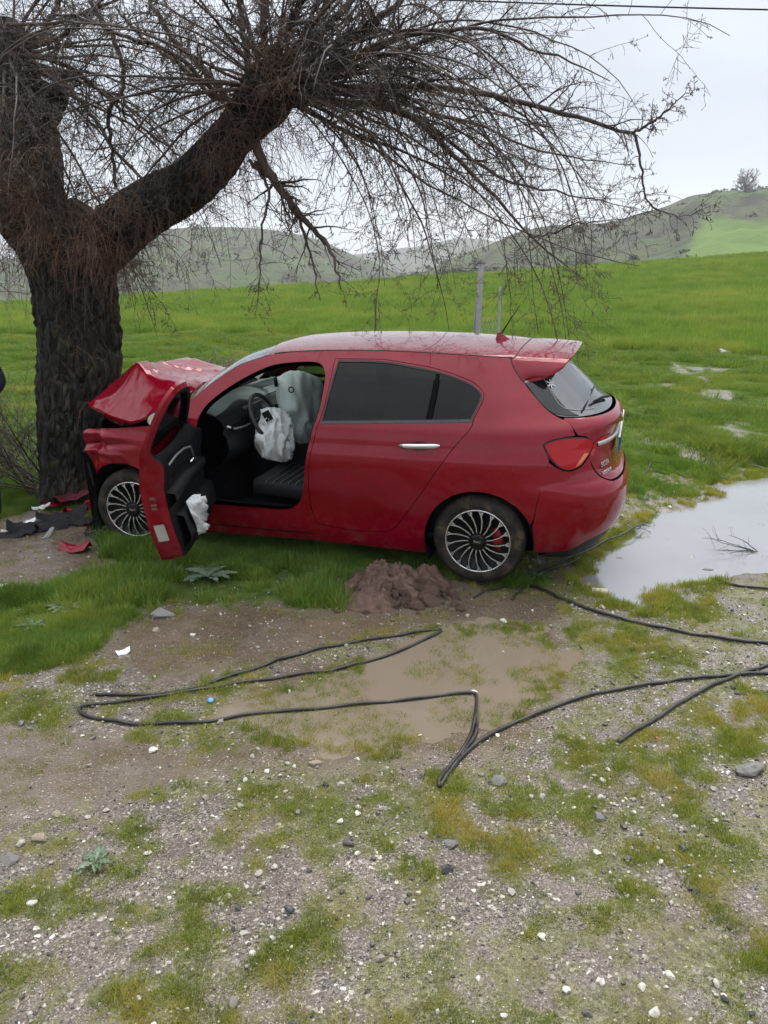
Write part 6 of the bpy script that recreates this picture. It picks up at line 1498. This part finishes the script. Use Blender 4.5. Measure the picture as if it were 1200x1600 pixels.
# dead brush heap in the meadow
p = at_y(372, 497, 15.5); gz = float(height(p[0], 15.5)); rg = np.random.default_rng(31); S = rg.normal(0, 1, (260, 3))*(.50, .35, .0); D_ = rg.normal(0, 1, (260, 3))*(1, 1, .35)+np.array([0, 0, .35]); a = grow(S, D_, rg.uniform(.25, .7, 260), 6, .3, .1, np.full(260, .009), np.full(260, .004), rnd=rg)
V, F = tubes(*a, 3); V[:, 2] = np.maximum(V[:, 2], -.05); o = mesh("brush_heap", V, F, twig_mat("dead_brush", (.09, .07, .05), (.17, .135, .10))); o.location = (p[0], 15.5, gz+.03); tag(o, "flattened heap of dead brown brush in the meadow beyond the bonnet", "brush heap")
# pale roof of a thing far left behind the shrub
# ================================================================ bystander at the left edge
def person():
    P0 = at_y(-52, 640, 6.35); gx_, gy_ = P0[0], 6.35; gz = float(height(gx_, gy_)); root = empty("person", (gx_, gy_, gz), "person in a dark navy jacket cut off by the left picture edge", "person")
    V = [(0,0,.95),(0,0,1.10),(0,0,1.28),(0,0,1.44),(0,.01,1.54),(0,.02,1.66), (.19,0,1.40),(.325,-.02,1.17),(.16,-.12,1.00), (-.19,0,1.40),(-.26,0,1.14),(-.22,-.12,.92), (.10,0,.90),(.12,0,.50),(.12,.02,.10),(.13,-.12,.04), (-.10,0,.90),(-.12,0,.50),(-.12,.02,.10),(-.13,-.12,.04)]
    E = [(0,1),(1,2),(2,3),(3,4),(4,5),(3,6),(6,7),(7,8),(3,9),(9,10),(10,11),(0,12),(12,13),(13,14),(14,15),(0,16),(16,17),(17,18),(18,19)]
    R_ = [.15,.15,.17,.14,.06,.10,.085,.068,.045,.085,.065,.045,.11,.075,.05,.045,.11,.075,.05,.045]
    me = D.meshes.new("body"); me.from_pydata(V, E, []); o = D.objects.new("body", me); COL.objects.link(o); o.parent = root
    sk = o.modifiers.new("s", 'SKIN'); sk.use_smooth_shade = True
    for v, r in zip(me.skin_vertices[0].data, R_): v.radius = (r, r*.8)
    me.skin_vertices[0].data[0].use_root = True; sb = o.modifiers.new("b", 'SUBSURF'); sb.levels = 2; sb.render_levels = 2
    me.materials.append(simple("navy_jacket", (.006, .009, .022), .8, 0, .3, 6, .01, 12))
    mb = MB(); mb.lathe([(0, .235), (.05, .23), (.085, .20), (.10, .15), (.098, .10), (.08, .05), (.055, .0), (0, -.01)], 24); h = mb.build("head", simple("skin", (.38, .22, .15), .5), root); h.location = (0, -.01, 1.56); h.scale = (.8, 1, 1)
    mb = MB(); mb.lathe([(0, .245), (.055, .24), (.092, .205), (.107, .15), (.104, .12)], 24); k = mb.build("hair", simple("hair_dark", (.012, .010, .009), .6), root); k.location = (0, .005, 1.565); k.scale = (.82, 1, 1)
    for s in (1, -1):
        hx = (.16, -.13, .975) if s > 0 else (-.22, -.14, .90); mb = MB(); mb.tube([hx, (hx[0]-.02*s, hx[1]-.03, hx[2]-.05)], [.03, .036], 8)
        for q in range(4): mb.tube([(hx[0]-.02*s+.018*(q-1.5), hx[1]-.03, hx[2]-.05), (hx[0]-.02*s+.02*(q-1.5), hx[1]-.035, hx[2]-.09), (hx[0]-.03*s+.02*(q-1.5), hx[1]-.015, hx[2]-.12+.01*abs(q-1.5))], [.009, .0085, .007], 6)
        mb.tube([(hx[0]+.02*s, hx[1]-.02, hx[2]-.03), (hx[0]+.045*s, hx[1]-.04, hx[2]-.07)], [.011, .008], 6); mb.build("hand", simple("skin_hand", (.38, .22, .15), .5), root)
person()
# ================================================================ air
hz = mesh("haze", [(x, y, z) for x in (-1600, 1600) for y in (-45, 2600) for z in (-60, 160)], [(0, 1, 3, 2), (4, 6, 7, 5), (0, 4, 5, 1), (2, 3, 7, 6), (0, 2, 6, 4), (1, 5, 7, 3)], smooth=False)
m = NT("haze_air"); m.t.nodes.remove(m.b); v = m.n("ShaderNodeVolumePrincipled"); v.inputs['Color'].default_value = (.95, .97, 1, 1); v.inputs['Density'].default_value = .00034; v.inputs['Anisotropy'].default_value = 0.2
m.l(v.outputs[0], m.o.inputs['Volume']); hz.data.materials.append(m.m); tag(hz, "thin rainy air over the fields and hills", kind='stuff')
